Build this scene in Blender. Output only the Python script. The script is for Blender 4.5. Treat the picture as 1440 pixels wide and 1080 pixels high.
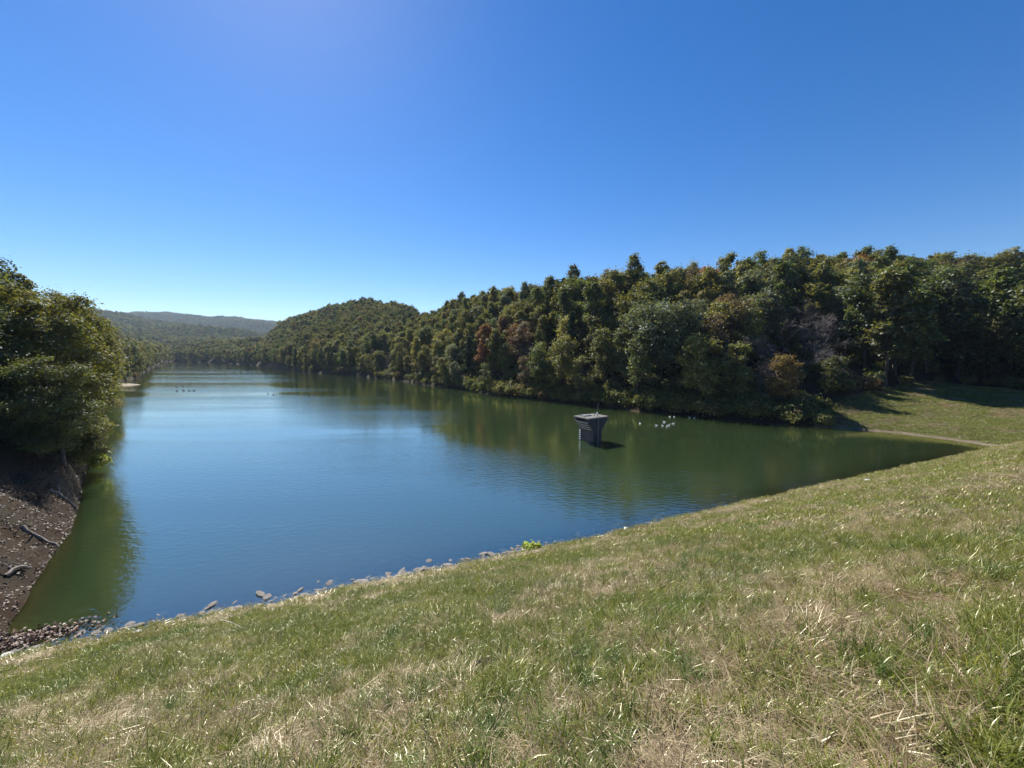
import bpy, bmesh, math, random
import numpy as np
from mathutils import Vector, Matrix, Euler

for _o in list(bpy.data.objects):
    bpy.data.objects.remove(_o)
SC = bpy.context.scene
COL = SC.collection
PI = math.pi

# ------------------------------------------------------------------ camera, sky, sun, exposure
CAM_H = 10.0                      # eye above the water, m
F = 541.0                         # focal length in photo pixels (1440 wide, ultra wide phone lens)
PITCH = math.atan((540 - 497) / F)
cam_data = bpy.data.cameras.new('camera')
cam_data.sensor_width = 36.0
cam_data.lens = 36.0 * F / 1440.0
cam_data.clip_start = 0.05
cam_data.clip_end = 9000
cam = bpy.data.objects.new('camera', cam_data)
COL.objects.link(cam)
cam.location = (0, 0, CAM_H)
cam.rotation_euler = (PI / 2 - PITCH, 0, 0)
SC.camera = cam

SUN_AZ, SUN_EL = math.radians(-31), math.radians(46)
world = bpy.data.worlds.new("World")
SC.world = world
world.use_nodes = True
wn = world.node_tree
bg = wn.nodes['Background']
sky = wn.nodes.new('ShaderNodeTexSky')
sky.sky_type = 'NISHITA'
sky.sun_disc = False
sky.sun_elevation = SUN_EL
sky.sun_rotation = SUN_AZ
sky.altitude = 300
sky.air_density = 1.0
sky.dust_density = 0.15
sky.ozone_density = 3.5
hs = wn.nodes.new('ShaderNodeHueSaturation')
hs.inputs['Saturation'].default_value = 1.38
hs.inputs['Hue'].default_value = 0.508
wn.links.new(sky.outputs[0], hs.inputs['Color'])
wn.links.new(hs.outputs[0], bg.inputs[0])
bg.inputs[1].default_value = 0.074

sun_d = bpy.data.lights.new('sun', 'SUN')
sun_d.energy = 5.0
sun_d.angle = math.radians(0.53)
sun_d.color = (1.0, 0.95, 0.87)
sun = bpy.data.objects.new('sun', sun_d)
COL.objects.link(sun)
S = Vector((math.sin(SUN_AZ) * math.cos(SUN_EL), math.cos(SUN_AZ) * math.cos(SUN_EL), math.sin(SUN_EL)))
sun.rotation_euler = S.to_track_quat('Z', 'Y').to_euler()
sun.location = (-40, 60, 80)

SC.view_settings.view_transform = 'Standard'
SC.view_settings.look = 'None'
SC.view_settings.gamma = 1.0
SC.view_settings.exposure = 0.88
SC.view_settings.use_curve_mapping = False
SC.render.engine = 'CYCLES'
SC.cycles.max_bounces = 6
SC.cycles.diffuse_bounces = 2
SC.cycles.glossy_bounces = 3
SC.cycles.transmission_bounces = 3
SC.cycles.transparent_max_bounces = 6
SC.cycles.use_denoising = True

# ------------------------------------------------------------------ helpers
def ray(px, py):
    u, v = (px - 720) / F, (540 - py) / F
    cp, sp = math.cos(PITCH), math.sin(PITCH)
    return np.array([u, cp + v * sp, -sp + v * cp])

def at(px, py, z=0.0):
    """point of the horizontal plane z that the photo's pixel shows"""
    d = ray(px, py)
    t = (z - CAM_H) / d[2]
    return (d[0] * t, d[1] * t)

def tag(o, label=None, cat=None, group=None, kind=None):
    if label: o['label'] = label
    if cat: o['category'] = cat
    if group: o['group'] = group
    if kind: o['kind'] = kind
    return o

def empty(name, loc, label, cat, group=None, rz=0.0):
    o = bpy.data.objects.new(name, None)
    o.empty_display_size = 0.3
    COL.objects.link(o)
    o.location = loc
    o.rotation_euler = (0, 0, rz)
    return tag(o, label, cat, group)

def mesh_np(name, V, faces, mats=(), mat_idx=None, smooth=False, attrs=None):
    """faces: list of integer arrays of shape (n,k)"""
    me = bpy.data.meshes.new(name)
    V = np.asarray(V, dtype=np.float32)
    me.vertices.add(len(V))
    me.vertices.foreach_set('co', V.ravel())
    li, st = [], []
    c = 0
    for f in faces:
        f = np.asarray(f, dtype=np.int32)
        if len(f) == 0: continue
        li.append(f.ravel())
        st.append(c + np.arange(len(f)) * f.shape[1])
        c += f.size
    li = np.concatenate(li); st = np.concatenate(st)
    me.loops.add(len(li))
    me.loops.foreach_set('vertex_index', li)
    me.polygons.add(len(st))
    me.polygons.foreach_set('loop_start', st.astype(np.int32))
    for m in mats: me.materials.append(m)
    if mat_idx is not None:
        me.polygons.foreach_set('material_index', np.asarray(mat_idx, dtype=np.int32))
    if attrs:
        for k, a in attrs.items():
            at_ = me.attributes.new(k, 'FLOAT', 'POINT')
            at_.data.foreach_set('value', np.asarray(a, dtype=np.float32))
    me.update(calc_edges=True)
    if smooth:
        me.polygons.foreach_set('use_smooth', np.ones(len(st), dtype=bool))
    return me

def link(name, me, parent=None, loc=None):
    o = bpy.data.objects.new(name, me)
    COL.objects.link(o)
    if parent is not None: o.parent = parent
    if loc is not None: o.location = loc
    return o

def box_bm(bm, x0, x1, y0, y1, z0, z1):
    vs = [bm.verts.new(p) for p in ((x0,y0,z0),(x1,y0,z0),(x1,y1,z0),(x0,y1,z0),(x0,y0,z1),(x1,y0,z1),(x1,y1,z1),(x0,y1,z1))]
    for f in ((0,3,2,1),(4,5,6,7),(0,1,5,4),(1,2,6,5),(2,3,7,6),(3,0,4,7)):
        bm.faces.new([vs[i] for i in f])
    return vs

def bm_obj(name, bm, mat, parent=None, bevel=0.0, smooth=False):
    if bevel > 0:
        bmesh.ops.bevel(bm, geom=bm.edges[:], offset=bevel, segments=1, affect='EDGES')
    bmesh.ops.recalc_face_normals(bm, faces=bm.faces[:])
    me = bpy.data.meshes.new(name)
    bm.to_mesh(me); bm.free()
    me.materials.append(mat)
    if smooth:
        for p in me.polygons: p.use_smooth = True
    return link(name, me, parent)

def tubes(paths, sides=6):
    """paths: list of (points Nx3, radii N) -> V, F"""
    Vs, Fs, base = [], [], 0
    ang = np.arange(sides) * 2 * PI / sides
    ca, sa = np.cos(ang), np.sin(ang)
    for P, R in paths:
        P = np.asarray(P, float); R = np.asarray(R, float)
        n = len(P)
        T = np.gradient(P, axis=0)
        T /= np.linalg.norm(T, axis=1, keepdims=True) + 1e-9
        ref = np.where(np.abs(T[:, 2:3]) < 0.9, np.array([[0, 0, 1.0]]), np.array([[1.0, 0, 0]]))
        A = np.cross(T, ref); A /= np.linalg.norm(A, axis=1, keepdims=True) + 1e-9
        B = np.cross(T, A)
        ring = P[:, None, :] + R[:, None, None] * (A[:, None, :] * ca[None, :, None] + B[:, None, :] * sa[None, :, None])
        Vs.append(ring.reshape(-1, 3))
        i = np.arange(n - 1)[:, None]; j = np.arange(sides)[None, :]
        a = base + i * sides + j; b = base + i * sides + (j + 1) % sides
        Fs.append(np.stack([a, b, b + sides, a + sides], -1).reshape(-1, 4))
        base += n * sides
    return np.concatenate(Vs), np.concatenate(Fs)

def vnoise(x, y, seed=0):
    x = np.asarray(x, float); y = np.asarray(y, float)
    xi, yi = np.floor(x).astype(np.int64), np.floor(y).astype(np.int64)
    fx, fy = x - xi, y - yi
    fx = fx * fx * (3 - 2 * fx); fy = fy * fy * (3 - 2 * fy)
    def h(a, b):
        n = (a * 374761393 + b * 668265263 + seed * 974634777) & 0xffffffff
        n = ((n ^ (n >> 13)) * 1274126177) & 0xffffffff
        n = (n ^ (n >> 16)) & 0xffffff
        return n / float(0xffffff)
    return (h(xi, yi) * (1 - fx) + h(xi + 1, yi) * fx) * (1 - fy) + (h(xi, yi + 1) * (1 - fx) + h(xi + 1, yi + 1) * fx) * fy

def fbm(x, y, seed=0, oct=4):
    s, a, t = 0.0, 1.0, 0.0
    for k in range(oct):
        s = s + a * vnoise(np.asarray(x) * 2**k, np.asarray(y) * 2**k, seed + k); t += a; a *= 0.55
    return s / t

# ------------------------------------------------------------------ material helpers
def new_mat(name):
    m = bpy.data.materials.new(name)
    m.use_nodes = True
    nt = m.node_tree
    for n in list(nt.nodes): nt.nodes.remove(n)
    out = nt.nodes.new('ShaderNodeOutputMaterial')
    return m, nt, out

class NT:
    def __init__(s, nt): s.nt = nt
    def n(s, t, **kw):
        nd = s.nt.nodes.new(t)
        for k, v in kw.items():
            if hasattr(nd, k): setattr(nd, k, v)
            else: nd.inputs[k].default_value = v
        return nd
    def l(s, a, b): s.nt.links.new(a, b)
    def noise(s, vec, scale, detail=4, rough=0.55):
        n = s.nt.nodes.new('ShaderNodeTexNoise')
        n.inputs['Scale'].default_value = scale
        n.inputs['Detail'].default_value = detail
        n.inputs['Roughness'].default_value = rough
        if vec is not None: s.l(vec, n.inputs['Vector'])
        return n.outputs['Fac']
    def ramp(s, fac, stops, interp='LINEAR'):
        r = s.nt.nodes.new('ShaderNodeValToRGB')
        r.color_ramp.interpolation = interp
        els = r.color_ramp.elements
        while len(els) < len(stops): els.new(0.5)
        for e, (p, c) in zip(els, stops):
            e.position = p; e.color = (*c, 1) if len(c) == 3 else c
        s.l(fac, r.inputs[0])
        return r.outputs[0]
    def mix(s, fac, a, b, mode='MIX'):
        m = s.nt.nodes.new('ShaderNodeMix')
        m.data_type = 'RGBA'; m.blend_type = mode
        for sock, v in ((m.inputs[0], fac), (m.inputs[6], a), (m.inputs[7], b)):
            if isinstance(v, (int, float)): sock.default_value = v
            elif isinstance(v, tuple): sock.default_value = (*v, 1) if len(v) == 3 else v
            else: s.l(v, sock)
        return m.outputs[2]
    def math(s, op, a, b=None, clamp=False):
        m = s.nt.nodes.new('ShaderNodeMath'); m.operation = op; m.use_clamp = clamp
        for i, v in enumerate((a, b)):
            if v is None: continue
            if isinstance(v, (int, float)): m.inputs[i].default_value = v
            else: s.l(v, m.inputs[i])
        return m.outputs[0]
    def mapr(s, v, a, b, c=0.0, d=1.0):
        m = s.nt.nodes.new('ShaderNodeMapRange'); m.clamp = True
        s.l(v, m.inputs[0])
        for i, x in zip((1, 2, 3, 4), (a, b, c, d)): m.inputs[i].default_value = x
        return m.outputs[0]
    def pos(s):
        return s.nt.nodes.new('ShaderNodeNewGeometry').outputs['Position']
    def attr(s, name, typ='GEOMETRY'):
        a = s.nt.nodes.new('ShaderNodeAttribute'); a.attribute_name = name; a.attribute_type = typ
        return a

def leaf_material(name, colour_from, ramp_stops=None, trans=0.40, gloss=0.035, rough=0.55):
    """leaf: diffuse + translucent + a thin waxy sheen; the colour varies from leaf to leaf"""
    m, nt, out = new_mat(name); t = NT(nt)
    info = nt.nodes.new('ShaderNodeObjectInfo')
    if colour_from == 'object':
        base = info.outputs['Color']
    else:
        base = t.ramp(info.outputs['Random'], ramp_stops)
        sp = t.noise(t.pos(), .016, 3)
        base = t.mix(t.mapr(sp, .50, .66, 0, .65), base, (.20, .19, .055))
        base = t.mix(t.mapr(sp, .46, .32, 0, .6), base, (.065, .09, .032))
    tint = t.attr('tint').outputs['Fac']
    hsv = nt.nodes.new('ShaderNodeHueSaturation')
    t.l(base, hsv.inputs['Color'])
    t.l(t.mapr(tint, 0, 1, 0.475, 0.522), hsv.inputs['Hue'])
    t.l(t.mapr(tint, 0, 1, 0.62, 1.45), hsv.inputs['Value'])
    c = hsv.outputs[0]
    dif = nt.nodes.new('ShaderNodeBsdfDiffuse'); t.l(c, dif.inputs[0])
    tr = nt.nodes.new('ShaderNodeBsdfTranslucent')
    t.l(t.mix(1.0, c, (1.35, 1.25, 0.55), 'MULTIPLY'), tr.inputs[0])
    ms = nt.nodes.new('ShaderNodeMixShader'); ms.inputs[0].default_value = trans
    t.l(dif.outputs[0], ms.inputs[1]); t.l(tr.outputs[0], ms.inputs[2])
    gl = nt.nodes.new('ShaderNodeBsdfGlossy'); gl.inputs['Roughness'].default_value = rough
    gl.inputs['Color'].default_value = (0.9, 0.95, 1, 1)
    m2 = nt.nodes.new('ShaderNodeMixShader'); m2.inputs[0].default_value = gloss
    t.l(ms.outputs[0], m2.inputs[1]); t.l(gl.outputs[0], m2.inputs[2])
    t.l(m2.outputs[0], out.inputs[0])
    return m

def plain_material(name, stops, scale=8.0, rough=0.85, bump=0.3, spec=0.3, detail=6, bump_dist=0.03):
    m, nt, out = new_mat(name); t = NT(nt)
    tc = nt.nodes.new('ShaderNodeTexCoord')
    nz = t.noise(tc.outputs['Object'], scale, detail, 0.65)
    p = nt.nodes.new('ShaderNodeBsdfPrincipled')
    t.l(t.ramp(nz, stops), p.inputs['Base Color'])
    p.inputs['Roughness'].default_value = rough
    p.inputs['Specular IOR Level'].default_value = spec
    b = nt.nodes.new('ShaderNodeBump'); b.inputs['Strength'].default_value = bump; b.inputs['Distance'].default_value = bump_dist
    t.l(t.noise(tc.outputs['Object'], scale * 4, 5), b.inputs['Height'])
    t.l(b.outputs[0], p.inputs['Normal'])
    t.l(p.outputs[0], out.inputs[0])
    return m

# ------------------------------------------------------------------ terrain
DAM_N = np.array([-0.3656, 0.9308])          # towards the lake
DAM_S = 0.488
def dam_w(X, Y):
    """distance from the camera's contour to the waterline, along the slightly bowed dam"""
    return np.interp(DAM_N[1] * X - DAM_N[0] * Y, [-12, 14, 21, 37, 63, 100], [17.2, 17.2, 17.6, 18.1, 18.8, 19.5])

SHORE_PX = [(0,908),(10,884),(22,862),(60,800),(100,745),(112,705),(120,668),(130,632),(140,592),(150,560),(160,545),(176,536),(190,532),(200,527),
            (210,519),(228,511),(240,508.2),(300,510),(370,514.5),(395,519),(430,523.5),(470,526),(520,530.5),(600,541.5),(700,556.5),(800,567.5),(900,579),
            (1000,587.5),(1100,596.5),(1200,604),(1260,609),(1330,617.5),(1395,627)]
_sh = np.array([at(*p) for p in SHORE_PX])
_az = np.degrees(np.arctan2(_sh[:, 0], _sh[:, 1])); _r = np.hypot(_sh[:, 0], _sh[:, 1])
AZ_S = np.concatenate([[-180, -100, -70, -58], _az, [56, 62, 100, 180]])
R_S = np.concatenate([[12, 14, 19, 21.5], _r, [63, 58, 50, 12]])

DG = np.concatenate([[0, 0.5, 1, 2, 3, 5, 7, 10, 14, 18, 23], np.geomspace(28, 5000, 60)])
def ridge(px, y, Y, th):
    """(range, ground height) of a ridge whose treetops show at photo pixel (px, y) at depth Y"""
    X = (px - 720) / F * Y
    return math.hypot(X, Y), CAM_H + (497 - y) / F * Y - th

COLS = []
def column(px, pts, az=None):
    """pts: list of (d beyond the shore, z)"""
    a = math.degrees(math.atan((px - 720) / F)) if az is None else az
    d = np.array([p[0] for p in pts], float); z = np.array([p[1] for p in pts], float)
    COLS.append((a, np.interp(DG, d, z)))
def rs_of(px):
    return float(np.interp(math.degrees(math.atan((px - 720) / F)), AZ_S, R_S))
def hill_col(px, y, Y, th=16.5, behind=None, far=()):
    r0 = rs_of(px); rr, zz = ridge(px, y, Y, th)
    D = rr - r0
    pts = [(0, 0), (1.2, 0.6), (4, 1.3), (D * .33, max(1.6, zz * .38)), (D * .66, zz * .78), (D, zz), (D * 1.25 + 10, zz * 1.0), (D * 1.6 + 40, zz * .86)]
    pts += [(f[0], f[1]) for f in far] if far else [(D * 2 + 200, zz * .55), (5000, zz * .5)]
    column(px, pts)
def far_ridges(px, y1, y2, r0, c=1300., e=2500.):
    k = math.sqrt(1 + ((px - 720) / F)**2)
    z1 = CAM_H + (497 - y1) / F * c - 12; z2 = CAM_H + (497 - y2) / F * e - 12
    return [(c * .62 * k - r0, z1 * .35 + 3), (c * .85 * k - r0, z1 * .82), (c * k - r0, z1), (c * 1.25 * k - r0, z1 * .8), (e * .78 * k - r0, z2 * .72), (e * k - r0, z2), (e * 1.25 * k - r0, z2 * .6), (6000, z2 * .4)]

# left bank and the far ridges
for az_ in (-180, -120, -85):
    column(0, [(0, 0), (4, 0.8), (20, 6), (60, 14), (200, 40), (5000, 60)], az=az_)
for px, sl in ((-500, 1.0), (-150, 1.0), (0, 1.0), (60, .9), (100, .8), (122, .7), (142, .6), (165, .5), (190, .45), (205, .45), (228, .5)):
    r0 = rs_of(px)
    near = [(0, 0), (1.5, .28 * sl), (4, .9 * sl), (10, 2.2 * sl), (30, 5.5 * sl), (80, 9 * sl), (200, 14 * sl), (330, 16 * sl)]
    column(px, near + far_ridges(px, np.interp(px, [-500, 60, 110, 150, 240], [452, 438, 440, 442, 459]), np.interp(px, [0, 150, 205, 260], [446, 444, 440.5, 443]), r0))
for px in (240, 270, 300, 335, 370):
    r0 = rs_of(px)
    column(px, [(0, 0), (3, .8), (20, 2), (90, 8), (180, 14)] + far_ridges(px, np.interp(px, [240, 300, 370], [459, 467, 474]), np.interp(px, [240, 262, 300, 330, 370, 400], [441.5, 443, 446, 445, 450, 455]), r0))
# the hill in the middle distance
for px, y, Y in ((395, 455, 560), (415, 446, 540), (440, 436, 510), (470, 428, 480), (510, 421, 450), (550, 424, 430), (580, 430, 415)):
    hill_col(px, y, Y, 15, far=far_ridges(px, 476, np.interp(px, [370, 400, 440, 600], [450, 455, 462, 480]), rs_of(px)) if px < 500 else ())
# the wooded hill on the right
for px, y, Y in ((604, 428, 230), (640, 409, 190), (700, 389, 155), (750, 381, 132), (800, 376, 117), (900, 362, 110), (1000, 357, 110), (1060, 350, 112), (1100, 343, 112)):
    hill_col(px, y, Y, 16.5)
# right abutment: mown bank up to a flat lawn, then the wood
def lawn_col(px, top_y, top_z, back_y, back_z, ry, rY, az=None):
    r0 = rs_of(px)
    X, Y = at(px, top_y, top_z); d1 = math.hypot(X, Y) - r0
    X, Y = at(px, back_y, back_z); d2 = math.hypot(X, Y) - r0
    rr, zz = ridge(px, ry, rY, 17.5); D = rr - r0
    column(px, [(0, 0), (.8, .25), (2, .6), (d1 * .9, top_z * .95), (d1 * 1.06, top_z * 1.03), (d2, back_z), (d2 + 7, back_z + 3.2), (D * .6 + d2 * .4, back_z * .4 + zz * .6), (D, zz), (D + 40, zz), (5000, zz * .5)], az)
lawn_col(1160, 566, 2.6, 540, 5.2, 336, 116)
lawn_col(1240, 557, 3.3, 528, 6.0, 335, 116)
lawn_col(1340, 556, 3.5, 517, 7.0, 334, 112)
lawn_col(1440, 556, 3.6, 512, 7.3, 330, 108)
lawn_col(1600, 556, 3.7, 512, 7.3, 330, 100)
column(0, [(0, 2), (20, 5), (40, 9), (90, 24), (5000, 20)], az=75)
column(0, [(0, 3), (20, 5), (40, 7), (120, 20), (5000, 20)], az=110)
column(0, [(0, 0), (4, 0.8), (20, 6), (60, 14), (200, 40), (5000, 60)], az=180)
COLS.sort(key=lambda c: c[0])
C_AZ = np.array([c[0] for c in COLS]); C_Z = np.array([c[1] for c in COLS])
LDG = np.log(DG + 4.0)

def zfan(X, Y):
    az = np.degrees(np.arctan2(X, Y)); R = np.hypot(X, Y)
    d = R - np.interp(az, AZ_S, R_S)
    dd = np.log(np.clip(d, 0, 4990) + 4.0)
    j = np.clip(np.searchsorted(LDG, dd) - 1, 0, len(DG) - 2)
    fj = (dd - LDG[j]) / (LDG[j + 1] - LDG[j])
    i = np.clip(np.searchsorted(C_AZ, az) - 1, 0, len(C_AZ) - 2)
    fi = (az - C_AZ[i]) / (C_AZ[i + 1] - C_AZ[i])
    z = (C_Z[i, j] * (1 - fj) + C_Z[i, j + 1] * fj) * (1 - fi) + (C_Z[i + 1, j] * (1 - fj) + C_Z[i + 1, j + 1] * fj) * fi
    steep = np.where(az < -35, 0.17, 0.30)
    return np.where(d >= 0, z, np.maximum(d * steep, -6.0)), d

def zdam(X, Y):
    p = DAM_N[0] * X + DAM_N[1] * Y
    z = (dam_w(X, Y) - p) * DAM_S
    crest = 8.62
    z = np.where(p < 0, crest + np.minimum(0, (p + 6) * .4), np.minimum(z, crest))
    z = np.where(p > 0, z + 0.035 * np.sin(p * .9) * np.clip(p / 4, 0, 1), z)
    return np.maximum(z, np.where(p < 0, 1.0, -6.0))

def ground_z(X, Y, fine=True):
    X = np.asarray(X, float); Y = np.asarray(Y, float)
    zf, d = zfan(X, Y)
    zd = zdam(X, Y)
    R = np.hypot(X, Y)
    # the hills roll; the lawn and the bank stay even
    az = np.degrees(np.arctan2(X, Y))
    roll = np.clip(d / 60, 0, 1) * np.where(az > 39, .25, 1.0)
    zf = zf + roll * (fbm(X / 45, Y / 45, 5, 3) - .5) * np.clip(R / 40, 2, 9)
    far = np.clip((R - 500) / 500, 0, 1)
    zf = zf + far * roll * (fbm(X / 260, Y / 260, 9, 3) - .5) * np.clip(R / 28, 0, 55)
    rough = (fbm(X / .9, Y / .9, 21, 3) - .5)
    left = np.clip((-az - 38) / 4, 0, 1) * np.clip((d + 3) / 4, 0, 1) * np.clip((140 - R) / 40, 0, 1)
    zf = zf + left * rough * .6 + left * (vnoise(X / 2.2, Y / 2.2, 23) - .5) * .5 * np.clip(d / 2, 0, 1)
    zf = np.where((az > 35) & (d > 0), zf + rough * .06 + (fbm(X / 2.5, Y / 1.3, 33, 2) - .5) * .16, zf)
    z = np.maximum(zf, zd)
    return z + np.where((zd > zf), (fbm(X / 1.6, Y / 1.6, 41, 3) - .5) * .10 + (fbm(X / .35, Y / .35, 44, 2) - .5) * .05, 0)

def gz(x, y): return float(ground_z(np.array([x]), np.array([y]))[0])
def is_dam(X, Y):
    return zdam(X, Y) > zfan(X, Y)[0]

# polar ground sheet round the viewpoint, out to the horizon
th = np.radians(np.concatenate([np.arange(-180, -62, 3.0), np.arange(-62, 62.01, .34), np.arange(65, 180.1, 3.0)]))
rr = np.concatenate([[0.02], np.geomspace(0.6, 4800, 430)])
TH, RR = np.meshgrid(th, rr, indexing='ij')
GX, GY = RR * np.sin(TH), RR * np.cos(TH)
GZ = ground_z(GX, GY)
nA, nR = TH.shape
idx = np.arange(nA * nR).reshape(nA, nR)
gq = np.stack([idx[:-1, :-1], idx[1:, :-1], idx[1:, 1:], idx[:-1, 1:]], -1).reshape(-1, 4)
gaz = np.degrees(TH)
_, gd = zfan(GX, GY)
dam_m = is_dam(GX, GY)
# lawn: the mown abutment on the right, up to the edge of the wood
LAWN_EDGE_AZ = np.array([38.5, 40, 42.5, 44.5, 48, 54, 62, 75])
LAWN_EDGE_D = np.array([0.0, 5, 12, 20, 32, 38, 40, 40])
def lawn_edge(az): return np.interp(az, LAWN_EDGE_AZ, LAWN_EDGE_D, left=-5)
lawn_m = (gaz > 38.5) & (gd < lawn_edge(gaz)) & (gd > -1)
grass_a = np.where(dam_m | lawn_m | (np.abs(gaz) > 90) & (RR < 40), 1.0, 0.0)

def make_ground_material():
    m, nt, out = new_mat('ground'); t = NT(nt)
    p = t.pos()
    sep = nt.nodes.new('ShaderNodeSeparateXYZ'); t.l(p, sep.inputs[0])
    z = sep.outputs[2]
    g = t.attr('grass').outputs['Fac']
    n1 = t.noise(p, .55, 5); n2 = t.noise(p, 4.0, 6, .7); n3 = t.noise(p, 28.0, 4, .7)
    turf = t.ramp(n2, [(.2, (.045, .035, .022)), (.45, (.075, .06, .03)), (.6, (.065, .075, .025)), (.85, (.13, .11, .065))])
    turf = t.mix(t.mapr(n1, .42, .62), turf, t.ramp(n3, [(.25, (.05, .065, .02)), (.6, (.09, .10, .03)), (.9, (.17, .15, .07))]))
    litter = t.ramp(n3, [(.2, (.015, .011, .007)), (.5, (.038, .023, .012)), (.75, (.07, .043, .025)), (.95, (.14, .10, .07))])
    litter = t.mix(t.mapr(n1, .4, .65, 0, .6), litter, (.05, .045, .03))
    gw = t.mapr(t.math('ADD', g, t.math('MULTIPLY', t.math('SUBTRACT', n2, .5), .6)), .35, .65)
    c = t.mix(gw, litter, turf)
    mud = t.ramp(n2, [(.2, (.10, .075, .05)), (.6, (.20, .16, .11)), (.9, (.34, .28, .21))])
    zz = t.math('ADD', z, t.math('ADD', t.math('MULTIPLY', t.math('SUBTRACT', n2, .5), .45), t.math('MULTIPLY', t.math('SUBTRACT', n1, .5), .35)))
    c = t.mix(t.math('MULTIPLY', t.mapr(zz, .10, .26, 1, 0), t.mapr(gw, 0, 1, 0, 1)), c, mud)
    bed = t.ramp(n2, [(.25, (.13, .085, .035)), (.7, (.27, .20, .10))])
    c = t.mix(t.mapr(z, -.15, .02, 1, 0), c, bed)
    pr = nt.nodes.new('ShaderNodeBsdfPrincipled')
    t.l(c, pr.inputs['Base Color']); pr.inputs['Roughness'].default_value = .95
    pr.inputs['Specular IOR Level'].default_value = .15
    b = nt.nodes.new('ShaderNodeBump'); b.inputs['Strength'].default_value = .8; b.inputs['Distance'].default_value = .06
    t.l(n3, b.inputs['Height']); t.l(b.outputs[0], pr.inputs['Normal'])
    t.l(pr.outputs[0], out.inputs[0])
    return m
MAT_GROUND = make_ground_material()
gme = mesh_np('ground', np.stack([GX, GY, GZ], -1).reshape(-1, 3), [gq], [MAT_GROUND], smooth=True, attrs={'grass': grass_a.ravel()})
tag(link('ground', gme), kind='structure')

# ------------------------------------------------------------------ water
def make_water_material():
    m, nt, out = new_mat('lake_water'); t = NT(nt)
    p = t.pos()
    def mapped(rz, sx, sy):
        mp = nt.nodes.new('ShaderNodeMapping'); t.l(p, mp.inputs[0])
        mp.inputs['Rotation'].default_value = (0, 0, rz); mp.inputs['Scale'].default_value = (sx, sy, 1)
        return mp.outputs[0]
    big = t.noise(mapped(-.12, .006, .045), 1.0, 4, .6)
    calm = t.mapr(big, .42, .60, .16, 1.0)
    h = t.math('ADD', t.math('MULTIPLY', t.noise(mapped(-.55, 1.6, 3.6), 1.0, 3, .55), .026), t.math('MULTIPLY', t.noise(mapped(.35, 5.0, 9.5), 1.0, 2, .5), .006))
    h = t.math('MULTIPLY', h, calm)
    bmp = nt.nodes.new('ShaderNodeBump'); bmp.inputs['Strength'].default_value = 1.0; bmp.inputs['Distance'].default_value = 1.0
    t.l(h, bmp.inputs['Height'])
    depth = t.attr('depth').outputs['Fac']
    murk = t.mapr(t.math('POWER', 2.718, t.math('MULTIPLY', depth, -1.3)), 0, 1, 1, .15)
    dif = nt.nodes.new('ShaderNodeBsdfDiffuse')
    dif.inputs[0].default_value = (.031, .052, .020, 1)
    tr = nt.nodes.new('ShaderNodeBsdfTransparent'); tr.inputs[0].default_value = (.80, .82, .62, 1)
    body = nt.nodes.new('ShaderNodeMixShader')
    t.l(murk, body.inputs[0]); t.l(tr.outputs[0], body.inputs[1]); t.l(dif.outputs[0], body.inputs[2])
    gl = nt.nodes.new('ShaderNodeBsdfGlossy'); gl.inputs['Roughness'].default_value = .03; gl.inputs['Color'].default_value = (1, .99, .90, 1)
    t.l(bmp.outputs[0], gl.inputs['Normal'])
    fr = nt.nodes.new('ShaderNodeFresnel'); fr.inputs['IOR'].default_value = 2.35
    t.l(bmp.outputs[0], fr.inputs['Normal'])
    back = nt.nodes.new('ShaderNodeNewGeometry').outputs['Backfacing']
    t.l(t.mapr(back, 0, 1, 1.62, 1 / 1.62), fr.inputs['IOR'])      # the same gloss seen from above and from below
    mx = nt.nodes.new('ShaderNodeMixShader')
    t.l(t.math('POWER', fr.outputs[0], .47), mx.inputs[0]); t.l(body.outputs[0], mx.inputs[1]); t.l(gl.outputs[0], mx.inputs[2])
    t.l(mx.outputs[0], out.inputs[0])
    return m
MAT_WATER = make_water_material()
wet = (GZ < 0.5) & (np.abs(gaz) < 66)
fw = wet[:-1, :-1] | wet[1:, :-1] | wet[:-1, 1:] | wet[1:, 1:]
wq = gq.reshape(nA - 1, nR - 1, 4)[fw]
used = np.unique(wq); remap = np.full(nA * nR, -1); remap[used] = np.arange(len(used))
WV = np.stack([GX.ravel()[used], GY.ravel()[used], np.zeros(len(used))], -1)
wme = mesh_np('lake_water', WV, [remap[wq]], [MAT_WATER], attrs={'depth': np.clip(-GZ.ravel()[used], 0, 6)})
tag(link('lake_water', wme), kind='structure')

# ------------------------------------------------------------------ haze
def make_haze():
    m, nt, out = new_mat('haze')
    v = nt.nodes.new('ShaderNodeVolumePrincipled')
    v.inputs['Color'].default_value = (.62, .79, 1.0, 1)
    v.inputs['Density'].default_value = HAZE
    v.inputs['Anisotropy'].default_value = 0.2
    nt.links.new(v.outputs[0], out.inputs['Volume'])
    bm = bmesh.new()
    box_bm(bm, -5200, 5200, -5200, 5200, -8.5, max(330, float(GZ.max()) + 45))
    o = bm_obj('haze', bm, m)
    tag(o, kind='stuff')
HAZE = 0.0001
make_haze()

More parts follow.
